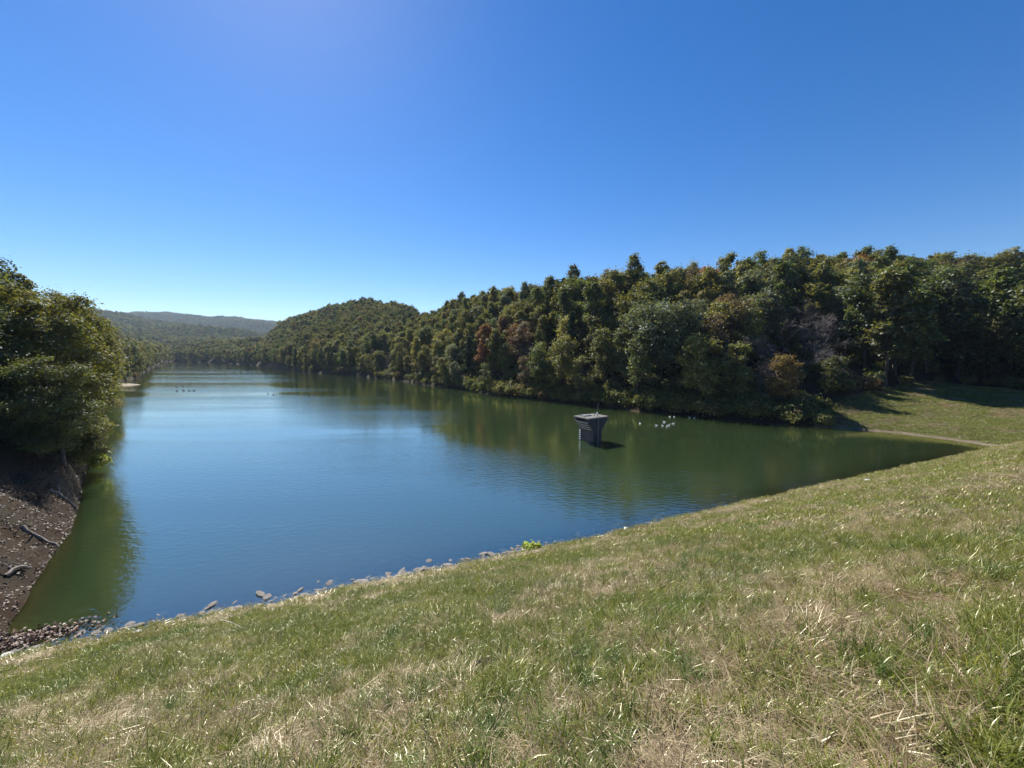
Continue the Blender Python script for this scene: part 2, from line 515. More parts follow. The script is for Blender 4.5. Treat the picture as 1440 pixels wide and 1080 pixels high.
# ------------------------------------------------------------------ trees: meshes
MAT_BARK = plain_material('bark', [(.25, (.035, .028, .022)), (.6, (.10, .085, .07)), (.85, (.19, .17, .15))], 3.0, .95, .6)
MAT_TWIG = plain_material('grey_twig', [(.3, (.10, .085, .08)), (.7, (.20, .175, .165))], 2.0, .9, .1)
MAT_LEAF = leaf_material('leaf', 'object')
RAMP_MASS = [(0, (.07, .095, .032)), (.22, (.11, .135, .04)), (.45, (.15, .16, .045)), (.62, (.10, .125, .04)), (.80, (.19, .185, .055)), (.93, (.14, .115, .055)), (.99, (.17, .11, .045))]
MAT_LEAF_MASS = leaf_material('leaf_far', 'ramp', RAMP_MASS, trans=.36, gloss=.02)

def unit(v): return v / (np.linalg.norm(v, axis=-1, keepdims=True) + 1e-9)

def leaf_quads(rng, P, N, size, tint, aspect=1.6, fold=0.0):
    """rhombic leaves at P with normals N"""
    n = len(P)
    a = unit(np.cross(N, rng.normal(size=(n, 3))))
    b = np.cross(N, a)
    s = size * rng.uniform(.6, 1.35, (n, 1))
    l, w = s * .5 * aspect, s * .5
    droop = N * s * .16
    V = np.stack([P - a * l, P + b * w + droop * .5, P + a * l - droop, P - b * w + droop * .5], 1).reshape(-1, 3)
    Fq = np.arange(n * 4).reshape(n, 4)
    return V, Fq, np.repeat(tint, 4)

def crown_points(rng, lobes, n_leaf, sub=16, sig=.24, shell=.5, stray=.3):
    """lobes: array (k,4) centre and radius"""
    k = len(lobes)
    vol = lobes[:, 3]**2; vol = vol / vol.sum()
    which = rng.choice(k, n_leaf, p=vol)
    # sub clumps on each lobe
    d = rng.normal(size=(k, sub, 3)); d[..., 2] += .55; d = unit(d)
    rad = rng.uniform(shell, 1.0, (k, sub, 1))
    cc = lobes[:, None, :3] + d * lobes[:, None, 3:4] * rad * np.array([1, 1, .78])
    ctint = rng.uniform(.15, .85, (k, sub)) + rng.normal(0, .12, (k, 1))
    s = rng.integers(0, sub, n_leaf)
    g = rng.normal(size=(n_leaf, 3))
    P = cc[which, s] + g * lobes[which, 3:4] * sig * np.array([1, 1, .62])
    loose = rng.uniform(0, 1, n_leaf) < stray
    P = P + loose[:, None] * rng.normal(size=(n_leaf, 3)) * lobes[which, 3:4] * .42
    out = unit(P - lobes[which, :3])
    N = unit(out * .5 + rng.normal(size=(n_leaf, 3)) * .6 + np.array([0, 0, .75]))
    tint = np.clip(ctint[which, s] + rng.normal(0, .22, n_leaf), 0, 1)
    return P, N, tint

def limb(rng, a, b, r0, r1, n=5, wob=.12):
    a, b = np.asarray(a, float), np.asarray(b, float)
    t = np.linspace(0, 1, n)[:, None]
    L = np.linalg.norm(b - a)
    P = a + (b - a) * t + rng.normal(size=(n, 3)) * wob * L * .25 * np.sin(t * PI)
    P[:, 2] += np.sin(t[:, 0] * PI) * L * .06
    return P, np.linspace(r0, r1, n)

def make_broadleaf(seed, H=15.0, base=.22, rx=4.2, lobes=16, n_leaf=5200, leaf=.36, lean=(0, 0), twig=0, top=1.0, sig=.25, spread=.75, stray=.3):
    rng = np.random.default_rng(seed)
    L = []
    tries = 0
    lobes = int(lobes * 1.5)
    while len(L) < lobes and tries < 6000:
        tries += 1
        rad = rx * rng.uniform(.24, .40)
        h = rng.uniform(base, 1.0 - rad * .75 / H)
        q = (h - base * .5) / (1.0 - base * .5)
        prof = max(0.0, 1 - abs(2 * q ** .86 - 1) ** 2.3) ** .5
        r = max(0.0, rx * (.25 + .80 * prof) * (spread + .25) - rad * .8) * math.sqrt(rng.uniform(.1, 1))
        a = rng.uniform(0, 2 * PI)
        c = np.array([r * math.cos(a) + lean[0] * h * H, r * math.sin(a) + lean[1] * h * H, h * H])
        if c[2] - rad * .5 < 0: continue
        if all(np.linalg.norm((c - q[:3]) / np.array([1, 1, .9])) > .50 * (rad + q[3]) for q in L):
            L.append(np.array([*c, rad]))
    Lb = np.array(L)
    P, N, tint = crown_points(rng, Lb, n_leaf, sig=sig, stray=stray)
    ok = P[:, 2] > .25
    P, N, tint = P[ok], N[ok], tint[ok]
    V, Fq, tt = leaf_quads(rng, P, N, leaf, tint)
    # trunk and limbs
    paths = []
    top_p = np.array([lean[0] * .72 * H, lean[1] * .72 * H, .72 * H])
    n = 8
    t = np.linspace(0, 1, n)[:, None]
    tp = top_p * t + rng.normal(size=(n, 3)) * .12 * np.sin(t * PI); tp[0] = (0, 0, -.4)
    R0 = H * .0165
    tr = R0 * (1 - .78 * t[:, 0]); tr[0] *= 1.45
    paths.append((tp, tr))
    for q in Lb:
        hh = max(.14, min(.66, (q[2] / H) * .72 - .02))
        a = top_p * (hh / .72)
        paths.append(limb(rng, a, q[:3], R0 * .42 * (1 - hh * .5), .025, 5))
        for _ in range(twig):
            e = q[:3] + unit(rng.normal(size=3)) * q[3] * .9
            paths.append(limb(rng, q[:3], e, .03, .012, 3))
    tv, tf = tubes(paths, 6)
    return (tv, tf), (V, Fq, tt)

def make_conifer(seed, H=15.0, rx=2.8, n_leaf=5200, leaf=.30, base=.16):
    rng = np.random.default_rng(seed)
    paths = [(np.array([[0, 0, -.4], [0, 0, H * .5], [.05, .05, H * .98]]), np.array([H * .014, H * .008, .03]))]
    Ps, Ns = [], []
    nb = 46
    per = n_leaf // nb
    for i in range(nb):
        h = base + (1 - base) * (i / nb) ** .9
        r = rx * (1 - (h - base) / (1 - base)) ** .8 * rng.uniform(.7, 1.1) + .25
        a = i * 2.4 + rng.uniform(-.4, .4)
        p0 = np.array([0, 0, h * H]); p1 = np.array([math.cos(a) * r, math.sin(a) * r, h * H + r * rng.uniform(-.25, .18)])
        paths.append(limb(rng, p0, p1, .05, .012, 4))
        u = rng.uniform(.1, 1, per)[:, None]
        P = p0 + (p1 - p0) * u + rng.normal(size=(per, 3)) * np.array([.34, .34, .16]) * (.5 + .6 * r / rx)
        Ps.append(P); Ns.append(unit(rng.normal(size=(per, 3)) * .7 + np.array([0, 0, .8])))
    P = np.concatenate(Ps); N = np.concatenate(Ns)
    tint = np.clip(rng.normal(.45, .2, len(P)), 0, 1)
    V, Fq, tt = leaf_quads(rng, P, N, leaf, tint, 2.6)
    tv, tf = tubes(paths, 5)
    return (tv, tf), (V, Fq, tt)

def make_bare(seed, H=12.0, spread=.9):
    """leafless tree: trunk with main limbs, and the fine twigs apart"""
    rng = np.random.default_rng(seed)
    big, fine = [], []
    def grow(p, d, L, r, lev):
        n = 4
        q = [p]
        dd = d.copy()
        for k in range(n - 1):
            dd = unit(dd + rng.normal(size=3) * .16 + np.array([0, 0, .05]))
            q.append(q[-1] + dd * L / (n - 1))
        q = np.array(q)
        (big if lev < 2 else fine).append((q, np.linspace(r, r * .55, n)))
        if lev >= 5: return
        kids = 4 if lev in (1, 2, 3, 4) else 3
        for k in range(kids):
            u = rng.uniform(.35, 1.0) if k else 1.0
            s = q[min(n - 1, int(u * (n - 1) + .5))]
            nd = unit(dd + rng.normal(size=3) * spread * np.array([1, 1, .55]))
            grow(s, nd, L * rng.uniform(.58, .78), max(r * .55, .026), lev + 1)
    grow(np.array([0, 0, -.3]), np.array([0, 0, 1.0]), H * .30, H * .013, 0)
    return tubes(big, 6), tubes(fine, 3)

def make_shrub(seed, H=2.4, rx=1.7, n_leaf=1500, leaf=.16):
    rng = np.random.default_rng(seed)
    L = []
    for i in range(9):
        a = rng.uniform(0, 2 * PI); r = rx * .6 * math.sqrt(rng.uniform())
        L.append((r * math.cos(a), r * math.sin(a), rng.uniform(.3, .72) * H, rx * rng.uniform(.3, .45)))
    L = np.array(L)
    P, N, tint = crown_points(rng, L, n_leaf, sub=10, sig=.3)
    P[:, 2] = np.maximum(P[:, 2], .05 + rng.uniform(0, .2, len(P)))
    V, Fq, tt = leaf_quads(rng, P, N, leaf, tint)
    paths = []
    for q in L:
        paths.append(limb(rng, (rng.normal(0, .1), rng.normal(0, .1), -.2), q[:3] + np.array([0, 0, q[3] * .5]), .035, .01, 4))
    tv, tf = tubes(paths, 4)
    return (tv, tf), (V, Fq, tt)

def leaf_mesh(name, d, mat): return mesh_np(name, d[0], [d[1]], [mat], attrs={'tint': d[2]})
def wood_mesh(name, d, mat): return mesh_np(name, d[0], [d[1]], [mat], smooth=True)

PROTO = {}
def proto(kind, i, builder, **kw):
    tr, cr = builder(**kw)
    PROTO.setdefault(kind, []).append((wood_mesh('trunk', tr, MAT_BARK), leaf_mesh('crown', cr, MAT_LEAF)))
for i in range(6): proto('round', i, make_broadleaf, seed=100 + i, H=15, base=.20 + .04 * (i % 3), rx=3.7 + .4 * (i % 3), lobes=[16, 22, 13][i % 3], n_leaf=7600, leaf=.29, sig=[.27, .22, .31][i % 3], spread=[.75, .9, .65][i % 3])
for i in range(4): proto('tall', i, make_broadleaf, seed=140 + i, H=17, base=.26, rx=3.1, lobes=17, n_leaf=5200, leaf=.33, spread=.7)
for i in range(4): proto('edge', i, make_broadleaf, seed=120 + i, H=11, base=.03, rx=3.6, lobes=20, n_leaf=6200, leaf=.31)
for i in range(4): proto('thin', i, make_broadleaf, seed=170 + i, H=13.5, base=.28, rx=3.0, lobes=14, n_leaf=2100, leaf=.26, twig=6, sig=.34)
for i in range(2): proto('pine', i, make_conifer, seed=190 + i, H=15)
proto('oak', 0, make_broadleaf, seed=205, H=16, base=.26, rx=7.2, lobes=30, n_leaf=13500, leaf=.33, spread=.8, twig=2)
for i in range(4): proto('near', i, make_broadleaf, seed=220 + i, H=14, base=.14, rx=4.7, lobes=19, n_leaf=27000, leaf=.155, spread=.9, twig=7, sig=.23, stray=.10)
for i in range(3): proto('low', i, make_broadleaf, seed=240 + i, H=7, base=.0, rx=3.3, lobes=15, n_leaf=12500, leaf=.145, spread=.95, twig=5, sig=.24, stray=.10)
for i in range(3): proto('shrub', i, make_shrub, seed=260 + i)
BARE = []
for i in range(3):
    b, f = make_bare(300 + i)
    BARE.append((wood_mesh('trunk', b, MAT_TWIG), wood_mesh('twigs', f, MAT_TWIG)))

def place_tree(kind, i, x, y, scale, rz, colour, label, group=None, name='tree', cat='tree', z=None, tilt=(0, 0), squash=1.0):
    z = gz(x, y) if z is None else z
    root = empty(name, (x, y, z - .05), label, cat, group, rz)
    root.rotation_euler = (tilt[0], tilt[1], rz)
    root.scale = (scale, scale, scale * squash)
    src = BARE[i % len(BARE)] if kind == 'bare' else PROTO[kind][i % len(PROTO[kind])]
    link('trunk' if cat == 'tree' else 'stems', src[0], root)
    c = link('twigs' if kind == 'bare' else ('crown' if cat == 'tree' else 'foliage'), src[1], root)
    c.color = (*colour, 1)
    return root

C_OLIVE, C_DARK, C_YELL, C_RUST, C_BROWN, C_GREY, C_MID = (.155, .155, .042), (.075, .095, .032), (.23, .21, .05), (.26, .095, .025), (.17, .115, .06), (.15, .17, .10), (.115, .14, .038)
rngT = np.random.default_rng(7)
TREES = []     # dict(kind,i,x,y,s,rz,col,label,group,special)
def special(px, Y, kind, i, s, col, label, squash=1.0, tilt=(0, 0), group=None, clear=4.0):
    x = (px - 720) / F * Y
    TREES.append(dict(kind=kind, i=i, x=x, y=Y, s=s, rz=float(rngT.uniform(0, 6.28)), col=col, label=label, group=group, special=True, squash=squash, tilt=tilt, clear=clear))

# trees that the photograph singles out
special(992, 104, 'round', 1, .85, (.33, .115, .022), 'orange leaved tree glowing on the ridge line of the wooded hill')
special(1208, 103, 'round', 2, .95, (.24, .085, .025), 'rust brown tree high in the dark wood above the lawn')
special(930, 73, 'oak', 0, .98, (.115, .135, .075), 'broad grey green oak standing over the water behind the intake tower', clear=7)
special(1036, 62, 'round', 3, .66, (.19, .20, .06), 'bright yellow green tree among bare trees near the water')
special(790, 82, 'round', 4, .82, (.18, .18, .05), 'yellowish round tree on the shore left of the intake tower')
special(850, 78, 'round', 0, .80, (.14, .15, .045), 'light olive tree on the shore straight behind the intake tower')
special(586, 136, 'tall', 1, .82, (.22, .20, .04), 'yellow topped tree where the wooded hill begins on the shore')
special(682, 106, 'tall', 2, .86, (.17, .075, .035), 'reddish brown tall tree on the shore below the hill')
special(1088, 66, 'bare', 0, 1.0, C_GREY, 'pale leafless tree with fanning branches beside the yellow green tree')
special(1152, 66, 'bare', 1, 1.05, C_GREY, 'leafless grey tree at the edge of the mown bank')
special(1186, 73, 'bare', 2, 1.1, C_GREY, 'reddish grey leafless tree behind the edge of the mown bank')
special(1062, 62, 'bare', 1, .85, C_GREY, 'small leafless tree left of the pale fanning one above the water')
special(1120, 61, 'bare', 2, .9, C_GREY, 'low leafless tree between the orange yellow tree and the bank')
special(1215, 80, 'bare', 0, 1.2, C_GREY, 'tall leafless tree at the back corner of the mown bank')
special(1166, 61, 'bare', 0, .72, C_GREY, 'leafless sapling on the bank at the edge of the shade')
special(1100, 76, 'bare', 2, 1.15, C_GREY, 'leafless tree high between the fanning trees and the hill')
special(1175, 59.5, 'edge', 1, .5, (.10, .11, .04), 'small bushy green tree at the left end of the mown bank')
special(1108, 57.5, 'round', 1, .55, (.17, .12, .035), 'small orange yellow tree low on the bank before the leafless trees')
special(1128, 80, 'bare', 2, 1.1, C_GREY, 'twiggy leafless tree in the dark wood above the bank')
special(1015, 78, 'thin', 1, .9, C_BROWN, 'thin brown tree beside the big grey green oak')
special(735, 96, 'thin', 0, 1.0, (.13, .10, .07), 'half bare greyish brown tree on the near hill shore')
special(660, 112, 'pine', 0, .8, (.04, .062, .03), 'dark green conifer on the shore below the hill')
special(880, 74.5, 'tall', 3, .72, (.12, .14, .05), 'slim pale green tree leaning out at the water by the oak', tilt=(.06, .05))
# tall edge of the wood that shades the back of the lawn
for px, Y, kd, sc_, c_, lb in ((1215, 69, 'round', 1.15, C_DARK, 'tall dark tree at the back left corner of the mown lawn'), (1258, 70, 'tall', 1.15, C_MID, 'tall narrow tree behind the deepest shade on the lawn'),
                          (1302, 71, 'round', 1.25, C_DARK, 'big dark crowned tree behind the middle of the shaded lawn'), (1348, 71, 'round', 1.2, C_DARK, 'big dark tree standing behind the pale feathery bush'),
                          (1396, 72, 'tall', 1.2, C_MID, 'tall tree rising above the pale feathery bush at the lawn'), (1446, 71, 'round', 1.2, C_DARK, 'large dark tree cut by the right photo edge above the lawn')):
    special(px, Y, kd, int(px) % 5, sc_, c_, lb, clear=3)
# left bank, near
LEFT = [(-75, 26, .9, C_DARK), (-160, 30, 1.2, C_MID), (50, 33.5, .84, (.15, .155, .042)), (-30, 40, .92, C_DARK), (80, 38, .84, (.14, .145, .04)), (96, 50, .86, (.13, .125, .035)), (30, 55, .95, C_OLIVE),
        (102, 64, .78, (.15, .14, .04)), (66, 74, 1.0, C_OLIVE), (-130, 50, 1.2, C_DARK), (108, 84, .8, C_OLIVE), (100, 100, .98, (.075, .095, .03)), (120, 108, .80, (.16, .15, .04)), (126, 131, .78, (.06, .075, .025))]
LEFT_LABEL = ['dark green tree cut by the left frame edge above the bank', 'green tree behind the first bank tree at the frame edge', 'tall green tree leaning over the near left bank', 'dark tall tree behind the near left bank tree',
              'olive tree spreading its boughs over the water on the left', 'yellow green tree dipping its branches towards the water on the left', 'olive tree behind the leaning bank trees on the left',
              'yellow olive tree just short of the sandy spit', 'round olive tree above the left shore', 'dark tree deep in the wood of the left bank', 'olive shore tree behind the yellow olive one on the left',
              'mid green tree standing back from the sandy spit', 'yellowish tree right behind the sandy spit', 'dark tree beside the boulder of the sandy spit']
for k, ((px, Y, s, c), lb) in enumerate(zip(LEFT, LEFT_LABEL)):
    special(px, Y, 'near', k, s, c, lb, clear=3.2, tilt=(0, .05 if px > 0 else 0))
# the one that tops the left frame edge
special(76, 27.4, 'near', 1, .58, (.10, .115, .032), 'small leafy tree at the lip of the bare left bank', clear=1.5)
special(98, 31, 'low', 0, .62, (.15, .15, .042), 'low tree at the left waterline above the bright green bough', clear=1.5)
special(66, 32, 'near', 2, .86, (.14, .145, .038), 'slender tree whose crown shades the bare left bank', clear=2)
special(98, 38, 'near', 3, .78, (.14, .14, .04), 'light olive tree at the very edge of the water on the left bank', clear=2)
special(-8, 36, 'pine', 1, .86, (.035, .055, .028), 'dark conifer whose tip shows at the left edge of the photo', clear=2)

for px, Y, sc_, c_, lb in ((100, 43, .85, (.15, .145, .04), 'low spreading olive tree hanging over the water on the left bank'), (72, 34, .62, (.13, .14, .035), 'low bushy tree on the left bank nearest to the bare shore'),
                         (128, 56, .75, (.17, .16, .05), 'low yellow olive tree with boughs on the water at the left'), (22, 31, .78, (.07, .09, .03), 'low dark tree at the left frame edge above the bare bank'),
                         (112, 48, .6, (.10, .12, .035), 'small dark bushy tree tucked between the overhanging trees on the left'), (40, 36, .8, (.09, .11, .03), 'low green tree filling the space under the tall left bank trees'),
                         (132, 73, .8, (.16, .16, .045), 'low tree over the water shortly before the sandy spit'),
                         (30, 28.5, .66, (.08, .10, .03), 'low dark tree on the bare left bank, nearest to the camera'), (70, 29.5, .50, (.12, .13, .035), 'small olive tree at the top of the bare left bank')):
    special(px, Y, 'low', int(px) % 3, sc_, c_, lb, clear=2.0)

def allowed(X, Y):
    zf, d = zfan(X, Y)
    az = np.degrees(np.arctan2(X, Y)); R = np.hypot(X, Y)
    ok = (d > np.where(R < 120, .9, 2.5)) & (~is_dam(X, Y)) & (R > 26)
    ok &= ~((az > 37.6) & (d < lawn_edge(az) + 1.5)) | (az < 38.5)
    ok &= ~((az > 33.0) & (az < 42.0) & (Y < 76))
    return ok
def jgrid(x0, x1, y0, y1, cell, rng):
    a = np.arange(x0, x1, cell); b = np.arange(y0, y1, cell)
    A, B = np.meshgrid(a, b)
    A = A + rng.uniform(-.38, .38, A.shape) * cell; B = B + rng.uniform(-.38, .38, B.shape) * cell
    return A.ravel(), B.ravel()
def in_fan(X, Y, lo, hi):
    az = np.degrees(np.arctan2(X, Y)); return (az > lo) & (az < hi)

fx, fy = jgrid(-420, 260, 24, 330, 4.6, rngT)
k = allowed(fx, fy) & in_fan(fx, fy, -62, 58)
fx, fy = fx[k], fy[k]
sp = np.array([(t['x'], t['y'], t['clear']) for t in TREES])
dist = np.min(np.hypot(fx[:, None] - sp[None, :, 0], fy[:, None] - sp[None, :, 1]) - sp[None, :, 2], axis=1)
k = (dist > 0) & ~((np.degrees(np.arctan2(fx, fy)) < -35) & (np.hypot(fx, fy) < 62))
fx, fy = fx[k], fy[k]
fz = ground_z(fx, fy)
patch = fbm(fx / 22, fy / 22, 77, 2)
for x, y, z, pt in zip(fx, fy, fz, patch):
    az = math.degrees(math.atan2(x, y)); d = float(zfan(np.array([x]), np.array([y]))[1][0])
    u = rngT.uniform() * .7 + pt * .3
    front = d < 9
    right = az > 5
    kind = rngT.choice(['round', 'tall', 'thin', 'pine', 'bare'], p=[.48, .27, .15, .035, .065] if not front else [.52, .17, .20, .03, .08])
    if front and rngT.uniform() < .36: kind = 'edge'
    lawn_side = az > 41 and d < lawn_edge(az) + 7
    if lawn_side: kind = ['edge', 'round', 'tall'][int(rngT.integers(0, 3))]
    jit = rngT.uniform(.8, 1.2)
    col = {0: C_DARK, 1: C_MID, 2: C_OLIVE, 3: C_OLIVE, 4: C_MID, 5: (.21, .20, .055), 6: C_GREY, 7: C_BROWN}[int(min(7, u * 7.85))]
    if rngT.uniform() < .025 and az > -20: col = (.16, .085, .04)
    if d > 40 and kind == 'pine': kind = 'round'
    if kind == 'pine': col = (.04, .062, .028)
    if kind == 'thin' and rngT.uniform() < .45: col = (.13, .10, .06)
    s = (rngT.uniform(.56, 1.0) if d < 35 else rngT.uniform(.72, .94)) * (.86 if front else 1.0) * (1.0 if right else .92)
    if az < -20 and math.hypot(x, y) < 200: s *= .9
    if lawn_side: s = rngT.uniform(1.0, 1.2)
    TREES.append(dict(kind=str(kind), i=int(rngT.integers(0, 9)), x=float(x), y=float(y), s=float(s), rz=float(rngT.uniform(0, 6.28)), col=tuple(c * jit for c in col), special=False, squash=float(rngT.uniform(.9, 1.1)), tilt=(0, 0), d=d, z=float(z), front=front))

# which trees show largest: paint their outlines far to near into an id picture
HGT = dict(round=15, tall=17, thin=13, pine=15, oak=16, near=14, bare=11, edge=11, low=7)
WID = dict(round=4.2, tall=3.1, thin=3.2, pine=2.5, oak=7, near=4.8, bare=3.6, edge=3.7, low=3.3)
buf = np.full((270, 360), -1, int)
order = sorted(range(len(TREES)), key=lambda q: -math.hypot(TREES[q]['x'], TREES[q]['y']))
for q in order:
    t = TREES[q]
    z0 = t.get('z', None)
    if z0 is None: z0 = t['z'] = gz(t['x'], t['y'])
    h = HGT[t['kind']] * t['s'] * t['squash']; w = WID[t['kind']] * t['s']
    cx = (720 + F * t['x'] / t['y']) / 4; cy = (497 - F * (z0 + h * .55 - CAM_H) / t['y']) / 4
    ax = F * w / t['y'] / 4 * .8; ay = F * h * .45 / t['y'] / 4 * .9
    x0, x1 = max(0, int(cx - ax)), min(359, int(cx + ax) + 1); y0, y1 = max(0, int(cy - ay)), min(269, int(cy + ay) + 1)
    if x1 <= x0 or y1 <= y0: continue
    yy, xx = np.mgrid[y0:y1 + 1, x0:x1 + 1]
    mk = ((xx - cx) / max(ax, .5))**2 + ((yy - cy) / max(ay, .5))**2 < 1
    buf[y0:y1 + 1, x0:x1 + 1][mk] = q
cnt = np.bincount(buf[buf >= 0], minlength=len(TREES))
rank = sorted([q for q in range(len(TREES)) if not TREES[q]['special']], key=lambda q: -cnt[q])
n_special = sum(t['special'] for t in TREES)
SINGLE = set(rank[:294 - n_special]) | {q for q in range(len(TREES)) if TREES[q]['special'] }
SINGLE = {q for q in SINGLE if TREES[q]['special'] or cnt[q] > 1}

def colour_word(kind, c):
    if kind == 'bare': return 'leafless grey'
    if kind == 'pine': return 'dark conifer'
    r, g, b = c
    if r > g * 1.25: return 'russet brown'
    if kind == 'thin' : return 'thin brownish'
    if b > g * .5: return 'grey green'
    if g > .185: return 'yellow green'
    if r > .122: return 'olive green'
    if g > .115: return 'mid green'
    return 'dark green'
SHAPE = dict(round='round', tall='narrow', thin='sparse', pine='pointed', bare='twiggy', edge='bushy')
def where(t):
    az = math.degrees(math.atan2(t['x'], t['y'])); d = t['d']; px = 720 + F * t['x'] / t['y']
    if az < -20:
        return 'on the left shore' if d < 12 else 'in the left wood'
    if px > 1165: return 'edging the lawn' if d < lawn_edge(az) + 9 else 'high above the lawn'
    side = 'left of the tower' if px < 790 else ('behind the tower' if px < 900 else 'right of the tower')
    if t['y'] > 165: return 'on the far shore'
    return ('on shore ' if d < 9 else ('midway uphill ' if d < 28 else 'high uphill ')) + side
ORD = 'first second third fourth fifth sixth seventh eighth ninth tenth eleventh twelfth thirteenth fourteenth fifteenth sixteenth seventeenth eighteenth nineteenth twentieth'.split()
ORD += ['twenty-' + o for o in ORD[:9]] + ['thirtieth'] + ['thirty-' + o for o in ORD[:9]] + ['fortieth'] + ['forty-' + o for o in ORD[:9]] + ['fiftieth'] + ['fifty-' + o for o in ORD[:9]]
def spread_labels(items, key, single):
    """items share a look and a place: say which one of them by its order from the left of the photo"""
    by = {}
    for it in items: by.setdefault(key(it), []).append(it)
    out = {}
    for kk, L in by.items():
        L.sort(key=lambda it: it[1])
        for n_, it in enumerate(L):
            out[it[0]] = (single(kk) if len(L) == 1 else f"{ORD[min(n_, len(ORD) - 1)]} from the left among the {kk[0]}s {kk[1]}", f"{kk[0]}s {kk[1]}" if len(L) > 1 else None)
    return out
items = []
for q in sorted(SINGLE):
    t = TREES[q]
    if not t['special']:
        cw = colour_word(t['kind'], t['col'])
        items.append((q, t['x'] / t['y'], (cw if cw == 'dark conifer' else f"{cw} {SHAPE[t['kind']]} tree", where(t))))
LB = spread_labels(items, lambda it: it[2], lambda kk: f"the only {kk[0]} {kk[1]}")
for q in sorted(SINGLE):
    t = TREES[q]
    label, group = (t['label'], t['group']) if t['special'] else LB[q]
    place_tree(t['kind'], t['i'], t['x'], t['y'], t['s'], t['rz'], t['col'], label, group, squash=t['squash'], tilt=t['tilt'], z=t['z'])

# ------------------------------------------------------------------ instanced masses
def scatter(name, P, rot, scl, ind, coll, kind='stuff'):
    me = bpy.data.meshes.new(name)
    P = np.asarray(P, np.float32)
    me.vertices.add(len(P)); me.vertices.foreach_set('co', P.ravel())
    a = me.attributes.new('rot', 'FLOAT_VECTOR', 'POINT'); a.data.foreach_set('vector', np.asarray(rot, np.float32).ravel())
    a = me.attributes.new('scl', 'FLOAT', 'POINT'); a.data.foreach_set('value', np.asarray(scl, np.float32))
    a = me.attributes.new('ind', 'INT', 'POINT'); a.data.foreach_set('value', np.asarray(ind, np.int32))
    o = link(name, me)
    ng = bpy.data.node_groups.new('scatter_' + name, 'GeometryNodeTree')
    ng.interface.new_socket('Geometry', in_out='INPUT', socket_type='NodeSocketGeometry')
    ng.interface.new_socket('Geometry', in_out='OUTPUT', socket_type='NodeSocketGeometry')
    N = ng.nodes
    gi, go = N.new('NodeGroupInput'), N.new('NodeGroupOutput')
    iop = N.new('GeometryNodeInstanceOnPoints'); ci = N.new('GeometryNodeCollectionInfo')
    ci.inputs['Collection'].default_value = coll
    ci.inputs['Separate Children'].default_value = True
    ci.inputs['Reset Children'].default_value = True
    def named(nm, typ):
        n = N.new('GeometryNodeInputNamedAttribute'); n.data_type = typ; n.inputs['Name'].default_value = nm
        return [s for s in n.outputs if s.enabled and s.name == 'Attribute'][0]
    lk = ng.links.new
    lk(gi.outputs[0], iop.inputs['Points']); lk(ci.outputs[0], iop.inputs['Instance'])
    iop.inputs['Pick Instance'].default_value = True
    lk(named('ind', 'INT'), iop.inputs['Instance Index'])
    e2r = N.new('FunctionNodeEulerToRotation')
    lk(named('rot', 'FLOAT_VECTOR'), e2r.inputs[0]); lk(e2r.outputs[0], iop.inputs['Rotation'])
    lk(named('scl', 'FLOAT'), iop.inputs['Scale'])
    lk(iop.outputs[0], go.inputs[0])
    md = o.modifiers.new('scatter', 'NODES'); md.node_group = ng
    return tag(o, kind=kind)

def proto_coll(name, meshes):
    c = bpy.data.collections.new(name)
    for i, me in enumerate(meshes):
        o = bpy.data.objects.new(f'{name}.{i:03d}', me)
        c.objects.link(o)
    return c

def joined_tree(name, tr, cr, leafmat):
    V = np.concatenate([tr[0], cr[0]]); nf = len(tr[1])
    mi = np.concatenate([np.zeros(nf, int), np.ones(len(cr[1]), int)])
    tint = np.concatenate([np.zeros(len(tr[0])), cr[2]])
    return mesh_np(name, V, [tr[1], cr[1] + len(tr[0])], [MAT_BARK, leafmat], mi, attrs={'tint': tint})
mass_hi = [joined_tree('forest_tree', *make_broadleaf(seed=400 + i, H=15, base=.2, rx=4.1 - .5 * (i % 2), lobes=16, n_leaf=3000, leaf=.46), MAT_LEAF_MASS) for i in range(5)]
mass_hi.append(joined_tree('forest_tree', *make_conifer(seed=420, H=15, n_leaf=2500, leaf=.45), MAT_LEAF_MASS))
mass_lo = [joined_tree('far_tree', *make_broadleaf(seed=430 + i, H=14, base=.15, rx=4.6, lobes=11, n_leaf=620, leaf=1.0, sig=.3), MAT_LEAF_MASS) for i in range(5)]

rest = [q for q in range(len(TREES)) if q not in SINGLE and TREES[q]['kind'] != 'bare']
P = np.array([(TREES[q]['x'], TREES[q]['y'], TREES[q]['z'] - .1) for q in rest])
rot = np.zeros((len(rest), 3)); rot[:, 2] = rngT.uniform(0, 6.28, len(rest))
scatter('wood', P, rot, np.array([TREES[q]['s'] for q in rest]), rngT.integers(0, 6, len(rest)), proto_coll('forest_tree', mass_hi))
